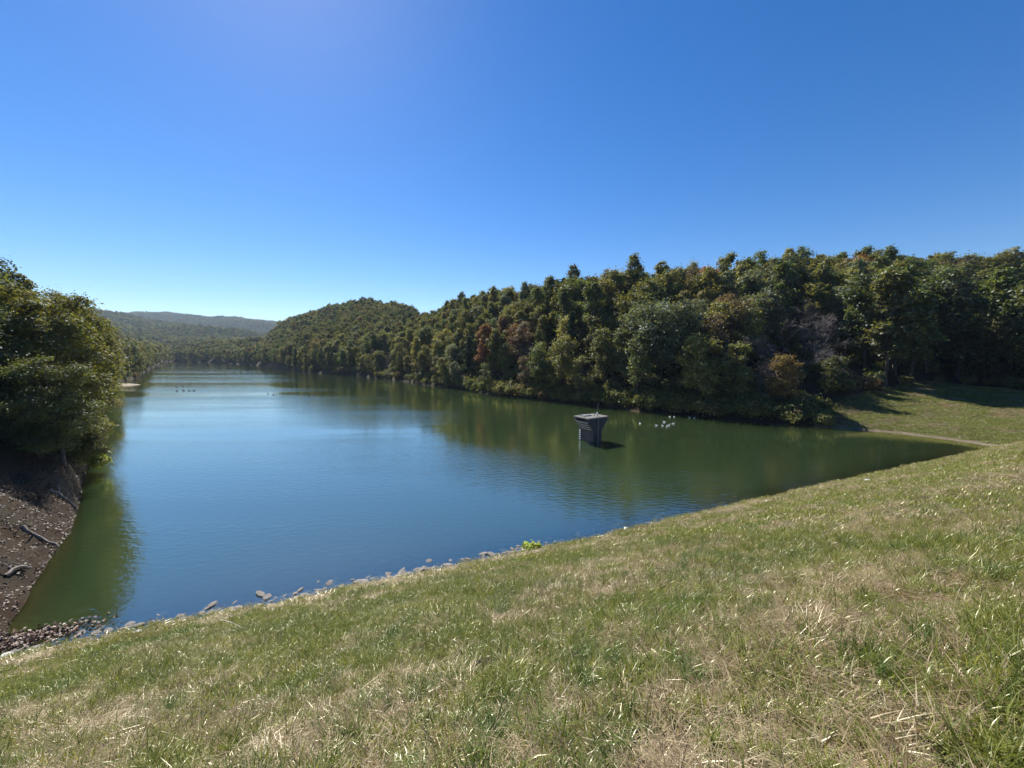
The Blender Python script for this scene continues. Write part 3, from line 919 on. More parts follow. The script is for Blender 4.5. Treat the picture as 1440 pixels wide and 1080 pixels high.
# mid distance hill and the far ridges
fx, fy = jgrid(-700, 260, 250, 720, 7.2, rngT)
k = allowed(fx, fy) & in_fan(fx, fy, -58, 12) & ((fy > 330) | (fx < -420) | (fx > 260))
A = np.stack([fx[k], fy[k]], 1)
fx, fy = jgrid(-3600, 300, 720, 3100, 11.5, rngT)
k = in_fan(fx, fy, -57, -14) & (vnoise(fx * .3, fy * .3, 4) > -1)
B = np.stack([fx[k], fy[k]], 1)
XY = np.concatenate([A, B])
zz = ground_z(XY[:, 0], XY[:, 1])
rot = np.zeros((len(XY), 3)); rot[:, 2] = rngT.uniform(0, 6.28, len(XY))
scl = np.concatenate([rngT.uniform(.6, 1.0, len(A)) * (.75 + .6 * fbm(A[:, 0] / 30, A[:, 1] / 30, 88, 2)), rngT.uniform(.9, 1.5, len(B))])
scatter('distant_forest', np.column_stack([XY, zz - .3]), rot, scl, rngT.integers(0, 5, len(XY)), proto_coll('far_tree', mass_lo))

# ------------------------------------------------------------------ shrubs
SHRUB_PX = [(545, 145, .9), (575, 134, .9), (625, 119, 1.1), (655, 110, 1.0), (690, 102, .9), (720, 96, 1.1), (752, 90, 1.0), (783, 86, 1.2), (812, 82, .9), (838, 79.5, 1.2), (866, 76.5, 1.0), (893, 74, 1.5), (915, 72, 1.2), (945, 69.5, 1.2),
            (972, 67, 1.0), (998, 65, 1.1), (1024, 63, 1.2), (1052, 61, 1.0), (1080, 59.5, 1.1), (1105, 58, .9), (1130, 56.5, 1.0), (1150, 55.8, .8), (440, 195, 1.4), (480, 182, 1.3), (212, 260, 1.6), (186, 163, 1.3), (176, 142, 1.4), (150, 93, 1.2), (140, 76, 1.1), (128, 58, 1.0)]
SHRUBS = []
for k, (px, Y, s) in enumerate(SHRUB_PX):
    x = (px - 720) / F * Y; y = Y
    R = math.hypot(x, y); rs = rs_of(px)
    if R < rs + .8: x *= (rs + 1.2) / R; y *= (rs + 1.2) / R
    col = [(.11, .125, .07), (.14, .145, .05), (.085, .10, .04), (.13, .11, .07)][k % 4]
    side = 'on the left shore' if px < 230 else ('on the far shore' if px < 500 else ('left of the tower' if px < 800 else ('behind the tower' if px < 880 else 'right of the tower')))
    cw = ['grey green', 'yellowish green', 'dark green', 'brownish'][k % 4]
    SHRUBS.append((k, px, (f'low {cw} shrub', side), x, y, s, col))
SL = spread_labels(SHRUBS, lambda it: it[2], lambda kk: f"{kk[0]} at the water {kk[1]}")
for k, px, _, x, y, s, col in SHRUBS:
    place_tree('shrub', k, x, y, s, k * 1.7, col, SL[k][0], SL[k][1], name='shrub', cat='shrub')
# undergrowth of the wood: one mass
ux, uy = jgrid(-300, 240, 30, 240, 2.6, rngT)
zf_, d_ = zfan(ux, uy)
az_ = np.degrees(np.arctan2(ux, uy))
k = (d_ > .5) & (~is_dam(ux, uy)) & in_fan(ux, uy, -60, 58) & ((az_ < 38) | (d_ > lawn_edge(az_) + .5)) & (rngT.uniform(0, 1, len(ux)) < np.where(d_ < 14, .95, .65)) & ((az_ > -40) | (np.hypot(ux, uy) > 62) | (d_ > 6))
ux, uy = ux[k], uy[k]
def joined_shrub(i):
    tr, cr = make_shrub(seed=280 + i, n_leaf=700, leaf=.24)
    return joined_tree('undergrowth_plant', tr, cr, MAT_LEAF_MASS)
rot = np.zeros((len(ux), 3)); rot[:, 2] = rngT.uniform(0, 6.28, len(ux))
vx, vy = jgrid(-200, 200, 30, 200, 1.25, rngT)
_, d_ = zfan(vx, vy); az_ = np.degrees(np.arctan2(vx, vy))
k = (d_ > .15) & (d_ < 5) & (~is_dam(vx, vy)) & (np.hypot(vx, vy) < 230) & (((az_ > -10) & (az_ < 40)) | ((az_ < -20) & (np.hypot(vx, vy) > 70) & (vy < 120)))
ux, uy = np.concatenate([ux, vx[k]]), np.concatenate([uy, vy[k]])
rot = np.zeros((len(ux), 3)); rot[:, 2] = rngT.uniform(0, 6.28, len(ux))
scatter('undergrowth', np.column_stack([ux, uy, ground_z(ux, uy) - .05]), rot, rngT.uniform(.45, 1.15, len(ux)), rngT.integers(0, 4, len(ux)), proto_coll('undergrowth_plant', [joined_shrub(i) for i in range(4)]))

# ------------------------------------------------------------------ intake tower
MAT_CONC = plain_material('shaded_concrete', [(.25, (.030, .034, .040)), (.55, (.05, .054, .06)), (.85, (.085, .086, .088))], 1.6, .9, .25)  # tower walls: the shade of the unlit faces is put into the colour
MAT_CONC_L = plain_material('pale_concrete', [(.25, (.10, .095, .085)), (.6, (.17, .16, .145)), (.9, (.27, .25, .225))], 2.5, .85, .2)
MAT_SLAT = plain_material('slat_concrete', [(.25, (.30, .30, .29)), (.8, (.45, .44, .42))], 2.5, .9, .2)  # paler than the walls: lit slat edges are put into the colour
MAT_VOID = plain_material('gap_shade_concrete', [(.25, (.012, .013, .015)), (.8, (.025, .026, .028))], 2.5, .9, .2)  # near black: shade between the slats put into the colour
MAT_STEEL = plain_material('dull_steel', [(.3, (.12, .12, .125)), (.8, (.24, .24, .25))], 6, .55, .1)
MAT_WHITE = plain_material('white_paint', [(.3, (.72, .72, .70)), (.8, (.82, .82, .80))], 9, .5, .05)
def build_tower():
    c = at(834.5, 623.5)
    u = np.array([.838, .545])                    # along the front face
    rz = math.atan2(u[1], u[0])
    root = empty('intake_tower', (c[0], c[1], 0), 'grey concrete intake tower with flared louvred head standing in the lake', 'intake tower', rz=rz)
    # local frame: x along the front face from the near corner, y back along the side
    w, dp = 1.30, 2.15
    bm = bmesh.new()
    box_bm(bm, 0, w, 0, dp, -4.5, 1.36)
    bm_obj('shaft', bm, MAT_CONC, root, .02)
    # flared head: two flat end walls and the sloping, louvred sides between them
    fl, z0, z1 = .84, 1.36, 2.72
    for y0, y1 in ((0, .22), (dp - .22, dp)):
        bm = bmesh.new()
        pts = [(0, z0), (w, z0), (w + fl, z1 - .28), (w + fl, z1), (-fl, z1), (-fl, z1 - .28)]
        a = [bm.verts.new((p[0], y0, p[1])) for p in pts]; b = [bm.verts.new((p[0], y1, p[1])) for p in pts]
        bm.faces.new(a); bm.faces.new(b[::-1])
        for i in range(6): bm.faces.new((a[i], b[i], b[(i + 1) % 6], a[(i + 1) % 6]))
        bm_obj('end_wall', bm, MAT_CONC, root)
    # inside wall behind the louvres; its near-black colour paints the shade in the gaps
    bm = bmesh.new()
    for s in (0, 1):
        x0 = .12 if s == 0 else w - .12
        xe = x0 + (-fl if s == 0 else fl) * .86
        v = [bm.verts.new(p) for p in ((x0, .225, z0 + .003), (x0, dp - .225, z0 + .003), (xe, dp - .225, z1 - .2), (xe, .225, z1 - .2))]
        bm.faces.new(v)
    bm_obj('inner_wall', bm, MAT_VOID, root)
    n = 4
    for s in (-1, 1):
        for i in range(n):
            q = (i + .35) / n
            x = (-fl * q if s < 0 else w + fl * q); z = z0 + (z1 - .32 - z0) * q
            bm = bmesh.new()
            if s < 0: box_bm(bm, x - .10, x + .08, .224, dp - .224, z, z + .075)
            else: box_bm(bm, x - .08, x + .10, .224, dp - .224, z, z + .075)
            bm_obj('slat', bm, MAT_SLAT, root)
    for s in (-1, 1):
        bm = bmesh.new()
        x = -fl if s < 0 else w + fl
        box_bm(bm, x - .10 if s < 0 else x - .06, x + .06 if s < 0 else x + .10, .02, dp - .02, z1 - .36, z1 - .24)
        bm_obj('lintel', bm, MAT_CONC_L, root, .01)
    bm = bmesh.new()
    box_bm(bm, -fl - .12, w + fl + .12, -.12, dp + .12, z1 + .003, z1 + .17)
    bm_obj('cover_slab', bm, MAT_CONC_L, root, .02)
    bm = bmesh.new()
    box_bm(bm, -.35, .75, dp * .52, dp * .9, z1 + .172, z1 + .27)
    bm_obj('hatch', bm, MAT_STEEL, root, .015)
    bm = bmesh.new()
    box_bm(bm, .98 * w * .5 - .05, .98 * w * .5 + .05, -.11, -.004, -.6, z1 - .02)
    bm_obj('conduit', bm, MAT_CONC_L, root, .012)
    # valve stem and its white cap on the slab
    v, f = tubes([(np.array([[w * .62, dp * .35, z1 + .17], [w * .62, dp * .35, z1 + .62]]), np.array([.035, .035]))], 8)
    link('valve_stem', wood_mesh('valve_stem', (v, f), MAT_STEEL), root)
    bm = bmesh.new()
    bmesh.ops.create_uvsphere(bm, u_segments=10, v_segments=8, radius=.10, matrix=Matrix.Translation((w * .92, dp * .3, z1 + .46)) @ Matrix.Diagonal((1, 1, 1.4, 1)))
    cap = bm_obj('vent_cap', bm, MAT_WHITE, root, smooth=True)
    v, f = tubes([(np.array([[w * .92, dp * .3, z1 + .17], [w * .92, dp * .3, z1 + .40]]), np.array([.03, .03]))], 8)
    link('vent_pipe', wood_mesh('vent_pipe', (v, f), MAT_STEEL), root)
    v, f = tubes([(np.array([[w * 1.0, dp * .4, z1 + .17], [w * 1.75, dp * .75, z1 + 1.35]]), np.array([.012, .008]))], 5)
    link('rod', wood_mesh('rod', (v, f), MAT_STEEL), root)
    # staff gauge on the far left corner
    g = bmesh.new(); box_bm(g, -.10, -.075, dp - .16, dp + .08, -1.0, 1.30)
    gauge = bm_obj('staff_gauge', g, MAT_STEEL, root)
    for i in range(5):
        b = bmesh.new(); box_bm(b, -.112, -.1005, dp - .18, dp + .08, .12 + i * .24, .12 + i * .24 + .13)
        box_bm(b, -.112, -.0, dp + .0805, dp + .095, .12 + i * .24, .12 + i * .24 + .13) if False else None
        bm_obj('mark', b, MAT_WHITE, gauge)
build_tower()

# ------------------------------------------------------------------ birds
MAT_BIRD_W = plain_material('white_feathers', [(.3, (.66, .65, .61)), (.8, (.82, .81, .78))], 9, .8, .1)
MAT_BIRD_D = plain_material('brown_feathers', [(.3, (.045, .037, .03)), (.8, (.12, .10, .08))], 7, .8, .1)
MAT_BIRD_B = plain_material('black_feathers', [(.3, (.015, .015, .016)), (.8, (.03, .03, .03))], 7, .7, .1)
MAT_BILL = plain_material('orange_bill', [(.3, (.45, .19, .03)), (.8, (.55, .25, .05))], 9, .5, .05)
def loft(spine, sides=12):
    V, Fq = [], []
    for (x, z, rx, rz) in spine:
        for k in range(sides):
            a = 2 * PI * k / sides
            V.append((x, rx * math.cos(a), z + rz * math.sin(a)))
    n = len(spine)
    for i in range(n - 1):
        for k in range(sides):
            Fq.append((i * sides + k, i * sides + (k + 1) % sides, (i + 1) * sides + (k + 1) % sides, (i + 1) * sides + k))
    return np.array(V), np.array(Fq)
BODY = loft([(-.40, .19, .006, .004), (-.33, .165, .06, .025), (-.22, .12, .125, .075), (-.08, .085, .165, .115), (.08, .075, .165, .12), (.19, .09, .12, .10), (.25, .13, .065, .065), (.27, .20, .042, .05), (.275, .29, .036, .04), (.285, .36, .040, .036), (.31, .40, .046, .038), (.355, .405, .040, .034), (.39, .40, .018, .016)])
BILL = loft([(.385, .398, .020, .015), (.42, .39, .019, .010), (.445, .385, .008, .004)], 8)
WING = loft([(-.34, .155, .012, .012), (-.20, .155, .030, .05), (0, .14, .036, .065), (.12, .125, .012, .03)], 8)
ME_BODY = {'w': mesh_np('duck_body', BODY[0], [BODY[1]], [MAT_BIRD_W], smooth=True), 'd': mesh_np('goose_body', BODY[0], [BODY[1]], [MAT_BIRD_D], smooth=True)}
ME_BILL = {'w': mesh_np('bill', BILL[0], [BILL[1]], [MAT_BILL], smooth=True), 'd': mesh_np('bill', BILL[0], [BILL[1]], [MAT_BIRD_B], smooth=True)}
ME_WING = {'w': mesh_np('wing', WING[0], [WING[1]], [MAT_BIRD_W], smooth=True), 'd': mesh_np('wing', WING[0], [WING[1]], [MAT_BIRD_D], smooth=True)}
def bird(px, py, kind, s, label, group, rz):
    x, y = at(px, py)
    name, cat = ('white_duck', 'duck') if kind == 'w' else ('dark_goose', 'goose')
    o = tag(link(name, ME_BODY[kind], loc=(x, y, 0)), label, cat, group)
    o.rotation_euler = (0, 0, rz); o.scale = (s, s, s)
    link('bill', ME_BILL[kind], o)
    for sd in (-1, 1):
        w = link('wing', ME_WING[kind], o); w.location = (0, .135 * sd, 0)
rb = random.Random(3)
WD = [(900, 596.3, 'white duck nearest to the intake tower, swimming apart'), (923, 599, 'white duck at the left front of the small flock'), (934, 594, 'white duck at the back of the small flock'), (931.5, 599.3, 'greyish duck between the two front white ducks'),
      (938, 600.3, 'front white duck of the small flock, lowest in the photo'), (940.5, 598.7, 'white duck close behind the lowest white duck'), (946.7, 596.3, 'white duck at the right end of the small flock'),
      (942, 586.6, 'pale duck at the dark shore, left of a pair'), (948, 586.6, 'pale duck at the dark shore, right of a pair'), (969.6, 587.6, 'pale duck by the shaded shore, left of the last pair'), (976.4, 588.2, 'pale duck by the shaded shore, rightmost of all ducks')]
for k, (px, py, lb) in enumerate(WD):
    bird(px, py, 'w', .62 if k < 7 else .5, lb, 'white ducks right of the intake tower', rb.uniform(0, 6.28))
DGS = [(248.7, 550), (257.8, 549.7), (266, 549.7), (272.6, 549.7), (248, 544.5), (257, 543.5), (377, 553.8), (384.5, 555.2), (435, 556), (441, 556.3), (452, 557)]
DL = ['dark goose leading the left row of four', 'second dark goose of the left row of four', 'third dark goose of the left row of four', 'last dark goose of the left row of four, on the right', 'tiny dark goose behind the row of four, left one', 'tiny dark goose behind the row of four, right one',
      'dark goose in mid lake, left of a pair', 'dark goose in mid lake, right of a pair', 'dark goose by the bright wake, left of three', 'middle dark goose of three by the bright wake', 'dark goose by the bright wake, right of three']
for k, ((px, py), lb) in enumerate(zip(DGS, DL)):
    bird(px, py, 'd', 1.0 if k < 4 else .8, lb, 'dark geese on the open lake', rb.choice([0.1, 3.0, -.2, 2.8]))

# ------------------------------------------------------------------ stones along the dam's waterline
MAT_STONE = plain_material('grey_stone', [(.25, (.10, .09, .08)), (.55, (.20, .18, .16)), (.85, (.33, .30, .265))], 2.5, .9, .5)
MAT_STONE_W = plain_material('white_stone', [(.3, (.55, .53, .48)), (.8, (.74, .72, .67))], 4, .85, .4)
def rock_mesh(name, seed, mat, flat=.42):
    rng = np.random.default_rng(seed)
    bm = bmesh.new()
    bmesh.ops.create_icosphere(bm, subdivisions=2, radius=.5)
    ph = rng.uniform(0, 6, 9)
    for v in bm.verts:
        p = v.co
        k = 1 + .22 * math.sin(p.x * 5 + ph[0]) + .18 * math.sin(p.y * 6 + ph[1]) + .14 * math.sin(p.z * 7 + ph[2]) + rng.normal(0, .05)
        v.co = Vector((p.x * k * 1.25, p.y * k, max(-.35, min(.38, p.z * k)) * flat * 2))
    me = bpy.data.meshes.new(name); bm.to_mesh(me); bm.free(); me.materials.append(mat)
    return me
ROCKS = [rock_mesh('stone', 500 + i, MAT_STONE, .30 + .05 * (i % 3)) for i in range(6)]
riprap = empty('stone_edging', (*at(300, 860), 0), 'band of flat grey stones along the waterline at the foot of the grass dam', 'stone edging')
rs_ = random.Random(11)
L_DIR = np.array([DAM_N[1], -DAM_N[0]])
rz_line = math.atan2(L_DIR[1], L_DIR[0])
rip_loc = np.array(riprap.location)
s_ = -17.4
while s_ < 26:
    near = s_ < 9
    for _ in range(3 if near else 2):
        off = rs_.gauss(.34, .22) if near else rs_.gauss(.7, .4)
        p = L_DIR * (s_ + rs_.uniform(-.2, .2)); p = p + DAM_N * (float(dam_w(p[0], p[1])) + off)
        z = gz(p[0], p[1])
        size = rs_.uniform(.14, .36) * rs_.choice([1, 1, 1, 1.5, 2.0]) * (1 if near else .8)
        o = link('stone', ROCKS[rs_.randrange(6)], riprap, Vector((p[0], p[1], max(z, rs_.uniform(-.12, -.03) if near else -.15) + size * .02)) - Vector(rip_loc))
        o.rotation_euler = (rs_.uniform(-.12, .12) - .2, rs_.uniform(-.12, .12), rz_line + rs_.gauss(0, .9))
        o.scale = (size * rs_.uniform(.75, 1.15), size * rs_.uniform(.7, 1.0), size * rs_.uniform(.5, .95))
    s_ += rs_.uniform(.22, .42) * (1 if near else 1.5)

PALE = [(1222, 676, .35, 'white stone on the grass edge well right of the intake tower'), (1078, 705, .22, 'small white stone at the waterline below the green shallows'), (1421, 627, .4, 'white stone at the far corner of the lake'),
        (737, 774, .26, 'white stone beside the bright yellow green weed'), (880, 744, .26, 'pale stone at the waterline between weed and shallows'), (10, 925, .36, 'flat white stone in the grass at the left photo edge'),
        (192, 889, .20, 'small white stone on the grass edge in front of the grey stones'), (22, 897, .3, 'pale stone among dead leaves in the left corner of the lake')]
for k, (px, py, s, lb) in enumerate(PALE):
    d = ray(px, py); t = 2.0
    while t < 400:
        q = np.array([0, 0, CAM_H]) + d * t
        if q[2] < max(0, gz(q[0], q[1])): break
        t += .05
    me = rock_mesh('white_stone', 560 + k, MAT_STONE_W, .34)
    o = tag(link('white_stone', me, loc=(q[0], q[1], q[2] + s * .06)), lb, 'stone')
    o.scale = (s, s * .7, s * .7); o.rotation_euler = (0, 0, k * 1.1)

def hit(px, py):
    d = ray(px, py); t = 1.5
    while t < 400:
        q = np.array([0, 0, CAM_H]) + d * t
        if q[2] < max(0, gz(q[0], q[1])): return q
        t += .03
    return q

for px, py, s, lb in ((1386, 530, 1.55, 'pale feathery bush on the dark lawn below the wood'), (1436, 528, 1.3, 'pale bush cut by the right photo edge below the wood')):
    Xb, Yb, _z = hit(px, py)
    place_tree('shrub', 1 if s > 1.5 else 2, Xb, Yb, s, .6, (.24, .25, .17), lb, name='shrub', cat='shrub', z=gz(Xb, Yb))

# boulder and sandy spit on the left
sx, sy = at(168, 541.5)
spit_rng = np.random.default_rng(5)
th_ = np.linspace(0, 2 * PI, 40, endpoint=False)
ringsV = []
for k in range(7):
    f = 1 - k / 6.5
    rad = f * (1 + .14 * np.sin(th_ * 3 + 1) + .10 * np.sin(th_ * 5))
    ringsV.append(np.stack([rad * np.cos(th_) * 7.0, rad * np.sin(th_) * 3.4, np.full(40, -.5 + .95 * (1 - f**2))], -1))
SV = np.concatenate(ringsV)
i_ = np.arange(6)[:, None] * 40; j_ = np.arange(40)[None, :]
SFq = np.stack([i_ + j_, i_ + (j_ + 1) % 40, i_ + 40 + (j_ + 1) % 40, i_ + 40 + j_], -1).reshape(-1, 4)
top = np.arange(240, 280)[None, :]
MAT_SAND = plain_material('pale_sand', [(.25, (.24, .19, .14)), (.6, (.40, .34, .27)), (.9, (.52, .45, .37))], .9, .95, .4)
o = link('sand_spit', mesh_np('sand_spit', SV, [SFq, top], [MAT_SAND], smooth=True), loc=(sx, sy + 1, 0)); o.rotation_euler = (0, 0, -.12)
tag(o, kind='structure')
MAT_BOULDER = plain_material('dark_rock', [(.3, (.035, .035, .036)), (.8, (.11, .105, .10))], 1.2, .9, .5)
bx, by = at(153, 539)
o = tag(link('boulder', rock_mesh('boulder', 571, MAT_BOULDER, .42), loc=(bx, by, 1.2)), 'dark boulder at the root of the sandy spit on the left shore', 'boulder')
o.scale = (5.2, 4.0, 4.6); o.rotation_euler = (0, .25, .4)

# driftwood and boughs on the near left bank
MAT_DRIFT = plain_material('driftwood', [(.3, (.13, .105, .085)), (.8, (.33, .29, .25))], 5, .9, .4)
def log_on(px, py, px2, py2, r, label):
    a, b = hit(px, py), hit(px2, py2)
    n = 7; t = np.linspace(0, 1, n)[:, None]
    rg = np.random.default_rng(int(px + py))
    Pp = a + (b - a) * t
    Pp[:, 2] = np.maximum(ground_z(Pp[:, 0], Pp[:, 1]), 0) + r * .55
    Pp[:, :2] += rg.normal(0, r * .5, (n, 2))
    paths = [(Pp - Pp[0], np.linspace(r, r * .5, n))]
    for k in (2, 4):
        e = Pp[k] - Pp[0]
        paths.append((np.array([e, e + np.array([rg.normal(0, .3), rg.normal(0, .3), r * 2 + .25])]), np.array([r * .4, r * .15])))
    v, f = tubes(paths, 8)
    o = link('driftwood_log', wood_mesh('driftwood_log', (v, f), MAT_DRIFT), loc=tuple(Pp[0]))
    return tag(o, label, 'log')
log_on(72, 690, 106, 716, .10, 'pale driftwood log lying on the near left bank below the trees')
log_on(30, 742, 84, 770, .09, 'bleached branch lying across the dark left bank')
log_on(8, 812, 46, 800, .08, 'weathered stick on the left bank close to the corner of the lake')
log_on(172, 540.5, 192, 539.5, .22, 'brown driftwood trunk at the tip of the sandy spit')

# dead leaves and twigs on the left bank
def quads_stuff(name, P, N, size, mats_ramp, seed, asp=1.5):
    rng = np.random.default_rng(seed)
    V, Fq, tt = leaf_quads(rng, P, N, size, rng.uniform(0, 1, len(P)), asp)
    m, nt, out = new_mat(name); t = NT(nt)
    p = nt.nodes.new('ShaderNodeBsdfPrincipled')
    t.l(t.ramp(t.attr('tint').outputs['Fac'], mats_ramp), p.inputs['Base Color']); p.inputs['Roughness'].default_value = .6
    t.l(p.outputs[0], out.inputs[0])
    return tag(link(name, mesh_np(name, V, [Fq], [m], attrs={'tint': tt})), kind='stuff')
rl = np.random.default_rng(31)
n = 26000
a_ = np.radians(rl.uniform(-58, -46.5, n)); r_ = 20 + 32 * rl.uniform(0, 1, n) ** .8
lx, ly = r_ * np.sin(a_), r_ * np.cos(a_)
zf_, d_ = zfan(lx, ly)
k = (d_ > -.35) & (d_ < 14) & ((zdam(lx, ly) - zf_) < .12)
lx, ly, d_ = lx[k], ly[k], d_[k]
cl = fbm(lx / .8, ly / .8, 91, 2) * .55 + .45 * (.5 + .5 * np.sin(d_ * 4.2 + 3 * fbm(lx / 1.5, ly / 1.5, 93, 2)))
kk = rl.uniform(0, 1, len(lx)) < np.clip((cl - .32) * 4, .1, 1); lx, ly = lx[kk], ly[kk]
lz = np.maximum(ground_z(lx, ly), .0) + .02
quads_stuff('fallen_leaves', np.column_stack([lx, ly, lz]), unit(rl.normal(size=(len(lx), 3)) * .35 + np.array([0, 0, 1])), .07,
            [(.0, (.025, .015, .010)), (.5, (.07, .038, .022)), (.88, (.10, .06, .038)), (.985, (.19, .135, .095)), (1, (.36, .30, .25))], 32)
# heap of russet leaves washed into the corner of the lake
n = 1000
c0 = hit(42, 898)
lx = c0[0] + rl.normal(0, .75, n); ly = c0[1] + rl.normal(0, .30, n) + (lx - c0[0]) * .35
lz = np.maximum(ground_z(lx, ly), 0) + rl.uniform(0.01, .07, n)
quads_stuff('dead_leaves', np.column_stack([lx, ly, lz]), unit(rl.normal(size=(n, 3)) * .5 + np.array([0, 0, 1])), .075,
            [(.0, (.04, .018, .011)), (.5, (.11, .05, .028)), (.9, (.20, .115, .07)), (1, (.42, .35, .30))], 33)

# bough with fresh leaves leaning out from the left bank
def bough(px, py, size, seed, col, label, name='leafy_bough', z=None):
    x, y = at(px, py, z if z is not None else 1.2)
    rng = np.random.default_rng(seed)
    base = np.array([x - 2.6, y + .6, 0.0]); base[2] = max(.1, gz(base[0], base[1]))
    root = empty(name, tuple(base), label, 'bough')
    end = np.array([x, y, (z or 1.2)]) - base
    paths = [limb(rng, (0, 0, -.1), end, .045, .014, 6)]
    L = []
    for k in range(8):
        q = end * (.45 + .6 * k / 7) + rng.normal(0, .22, 3)
        L.append((*q, size * rng.uniform(.28, .45))); paths.append(limb(rng, end * (.3 + .5 * k / 8), q, .018, .006, 4))
    Pq, Nq, tq = crown_points(rng, np.array(L), 900, sub=8, sig=.36)
    v, f = tubes(paths, 5)
    link('stem', wood_mesh('stem', (v, f), MAT_BARK), root)
    c = link('foliage', leaf_mesh('foliage', leaf_quads(rng, Pq, Nq, .15, tq), MAT_LEAF), root); c.color = (*col, 1)
bough(141, 651, 1.3, 61, (.22, .26, .06), 'bright green leafy bough leaning out over the water from the left bank', z=1.0)
bough(118, 620, 1.8, 62, (.19, .17, .045), 'yellowish leafy bough above the bright green one on the left bank', z=2.6)
# yellow green weed at the waterline
wq_ = hit(751, 775)
rw = np.random.default_rng(71)
root = empty('weed', tuple(wq_), 'bright yellow green leafy weed growing at the waterline of the dam', 'weed')
L = np.array([(rw.normal(0, .35), rw.normal(0, .14), rw.uniform(.08, .24), rw.uniform(.12, .2)) for _ in range(9)])
Pq, Nq, tq = crown_points(rw, L, 420, sub=8, sig=.4)
Pq[:, 2] = np.maximum(Pq[:, 2], .02)
c = link('leaves', leaf_mesh('leaves', leaf_quads(rw, Pq, Nq, .085, tq), MAT_LEAF), root); c.color = (.36, .42, .05, 1)
v, f = tubes([limb(rw, (q[0] * .3, q[1] * .3, -.03), q[:3], .008, .004, 3) for q in L], 4)
link('stems', wood_mesh('stems', (v, f), MAT_BARK), root)
# long pale stalk lying on the grass
a, b = hit(309, 876), hit(346, 891)
v, f = tubes([(np.array([[0, 0, .12], (b - a) * .5 + np.array([0, 0, .16]), (b - a) + np.array([0, 0, .10])]), np.array([.008, .007, .004]))], 5)
tag(link('dry_stalk', wood_mesh('dry_stalk', (v, f), MAT_STONE_W), loc=tuple(a)), 'long pale dry stalk lying on the grass near the waterline', 'stalk')

# ------------------------------------------------------------------ grass
def grass_material(name, stops, trans=.35, gloss=.05):
    m, nt, out = new_mat(name); t = NT(nt)
    tint = t.attr('tint').outputs['Fac']
    info = nt.nodes.new('ShaderNodeObjectInfo')
    p = t.pos()
    f = t.math('ADD', t.math('MULTIPLY', tint, .62), t.math('MULTIPLY', info.outputs['Random'], .2))
    f = t.math('ADD', f, t.math('MULTIPLY', t.noise(p, .45, 3), .36))
    f = t.math('SUBTRACT', f, .09, True)
    c = t.ramp(f, stops)
    dif = nt.nodes.new('ShaderNodeBsdfDiffuse'); t.l(c, dif.inputs[0])
    tr = nt.nodes.new('ShaderNodeBsdfTranslucent'); t.l(t.mix(1.0, c, (1.2, 1.15, .6), 'MULTIPLY'), tr.inputs[0])
    ms = nt.nodes.new('ShaderNodeMixShader'); ms.inputs[0].default_value = trans
    t.l(dif.outputs[0], ms.inputs[1]); t.l(tr.outputs[0], ms.inputs[2])
    gl = nt.nodes.new('ShaderNodeBsdfGlossy'); gl.inputs['Roughness'].default_value = .32; gl.inputs['Color'].default_value = (1, .97, .80, 1)
    m2 = nt.nodes.new('ShaderNodeMixShader'); m2.inputs[0].default_value = gloss
    t.l(ms.outputs[0], m2.inputs[1]); t.l(gl.outputs[0], m2.inputs[2]); t.l(m2.outputs[0], out.inputs[0])
    return m
MAT_GREEN = grass_material('green_grass', [(.0, (.045, .068, .012)), (.32, (.13, .165, .03)), (.58, (.235, .25, .065)), (.8, (.36, .35, .12)), (1, (.55, .50, .28))], .42, .035)
MAT_STRAW = grass_material('straw', [(.0, (.12, .072, .045)), (.35, (.27, .19, .115)), (.65, (.42, .34, .21)), (1, (.66, .58, .42))], .24, .03)

def blades(rng, n, spread, hmin, hmax, width, droop, lie=0.0, segs=3, mat=None, name='grass_tuft'):
    """arched tapering blades rooted within a small disc"""
    r = spread * np.sqrt(rng.uniform(0, 1, n)); a = rng.uniform(0, 2 * PI, n)
    base = np.stack([r * np.cos(a), r * np.sin(a), np.full(n, -.015)], -1)
    L = rng.uniform(hmin, hmax, n)
    az = rng.uniform(0, 2 * PI, n)
    el0 = np.clip(rng.normal(1.25, .25, n), .3, 1.57) * (1 - lie) + lie * rng.uniform(.0, .35, n)
    bend = rng.uniform(.2, 1.0, n) * droop
    w = width * rng.uniform(.6, 1.3, n)
    side = np.stack([-np.sin(az), np.cos(az), np.zeros(n)], -1)
    Vs = []
    p = base.copy()
    for s in range(segs + 1):
        f = s / segs
        ww = w * (1 - f * .92) * .5
        Vs.append(p - side * ww[:, None]); Vs.append(p + side * ww[:, None])
        el = el0 - bend * (f + .3)
        dirv = np.stack([np.cos(el) * np.cos(az), np.cos(el) * np.sin(az), np.sin(el)], -1)
        p = p + dirv * (L / segs)[:, None]
        p[:, 2] = np.maximum(p[:, 2], .004 + .02 * f)
    V = np.stack(Vs, 1)                      # n, 2*(segs+1), 3
    m = 2 * (segs + 1)
    b0 = (np.arange(n) * m)[:, None]
    Fq = np.concatenate([b0 + np.array([[2 * s, 2 * s + 1, 2 * s + 3, 2 * s + 2]]) for s in range(segs)])
    tint = np.repeat(np.clip(rng.normal(.5, .24, n), 0, 1), m)
    return mesh_np(name, V.reshape(-1, 3), [Fq], [mat], attrs={'tint': tint})
rg = np.random.default_rng(81)
near_p = [blades(rg, 46, .11, .09, .25, .0095, 1.7, mat=MAT_GREEN) for _ in range(5)]            # 0-4 green tufts
near_p += [blades(rg, 34, .13, .07, .20, .007, 1.4, mat=MAT_STRAW) for _ in range(3)]            # 5-7 dry tufts
near_p += [blades(rg, 64, .17, .06, .20, .0058, .5, lie=.93, segs=2, mat=MAT_STRAW) for _ in range(4)]   # 8-11 thatch lying flat
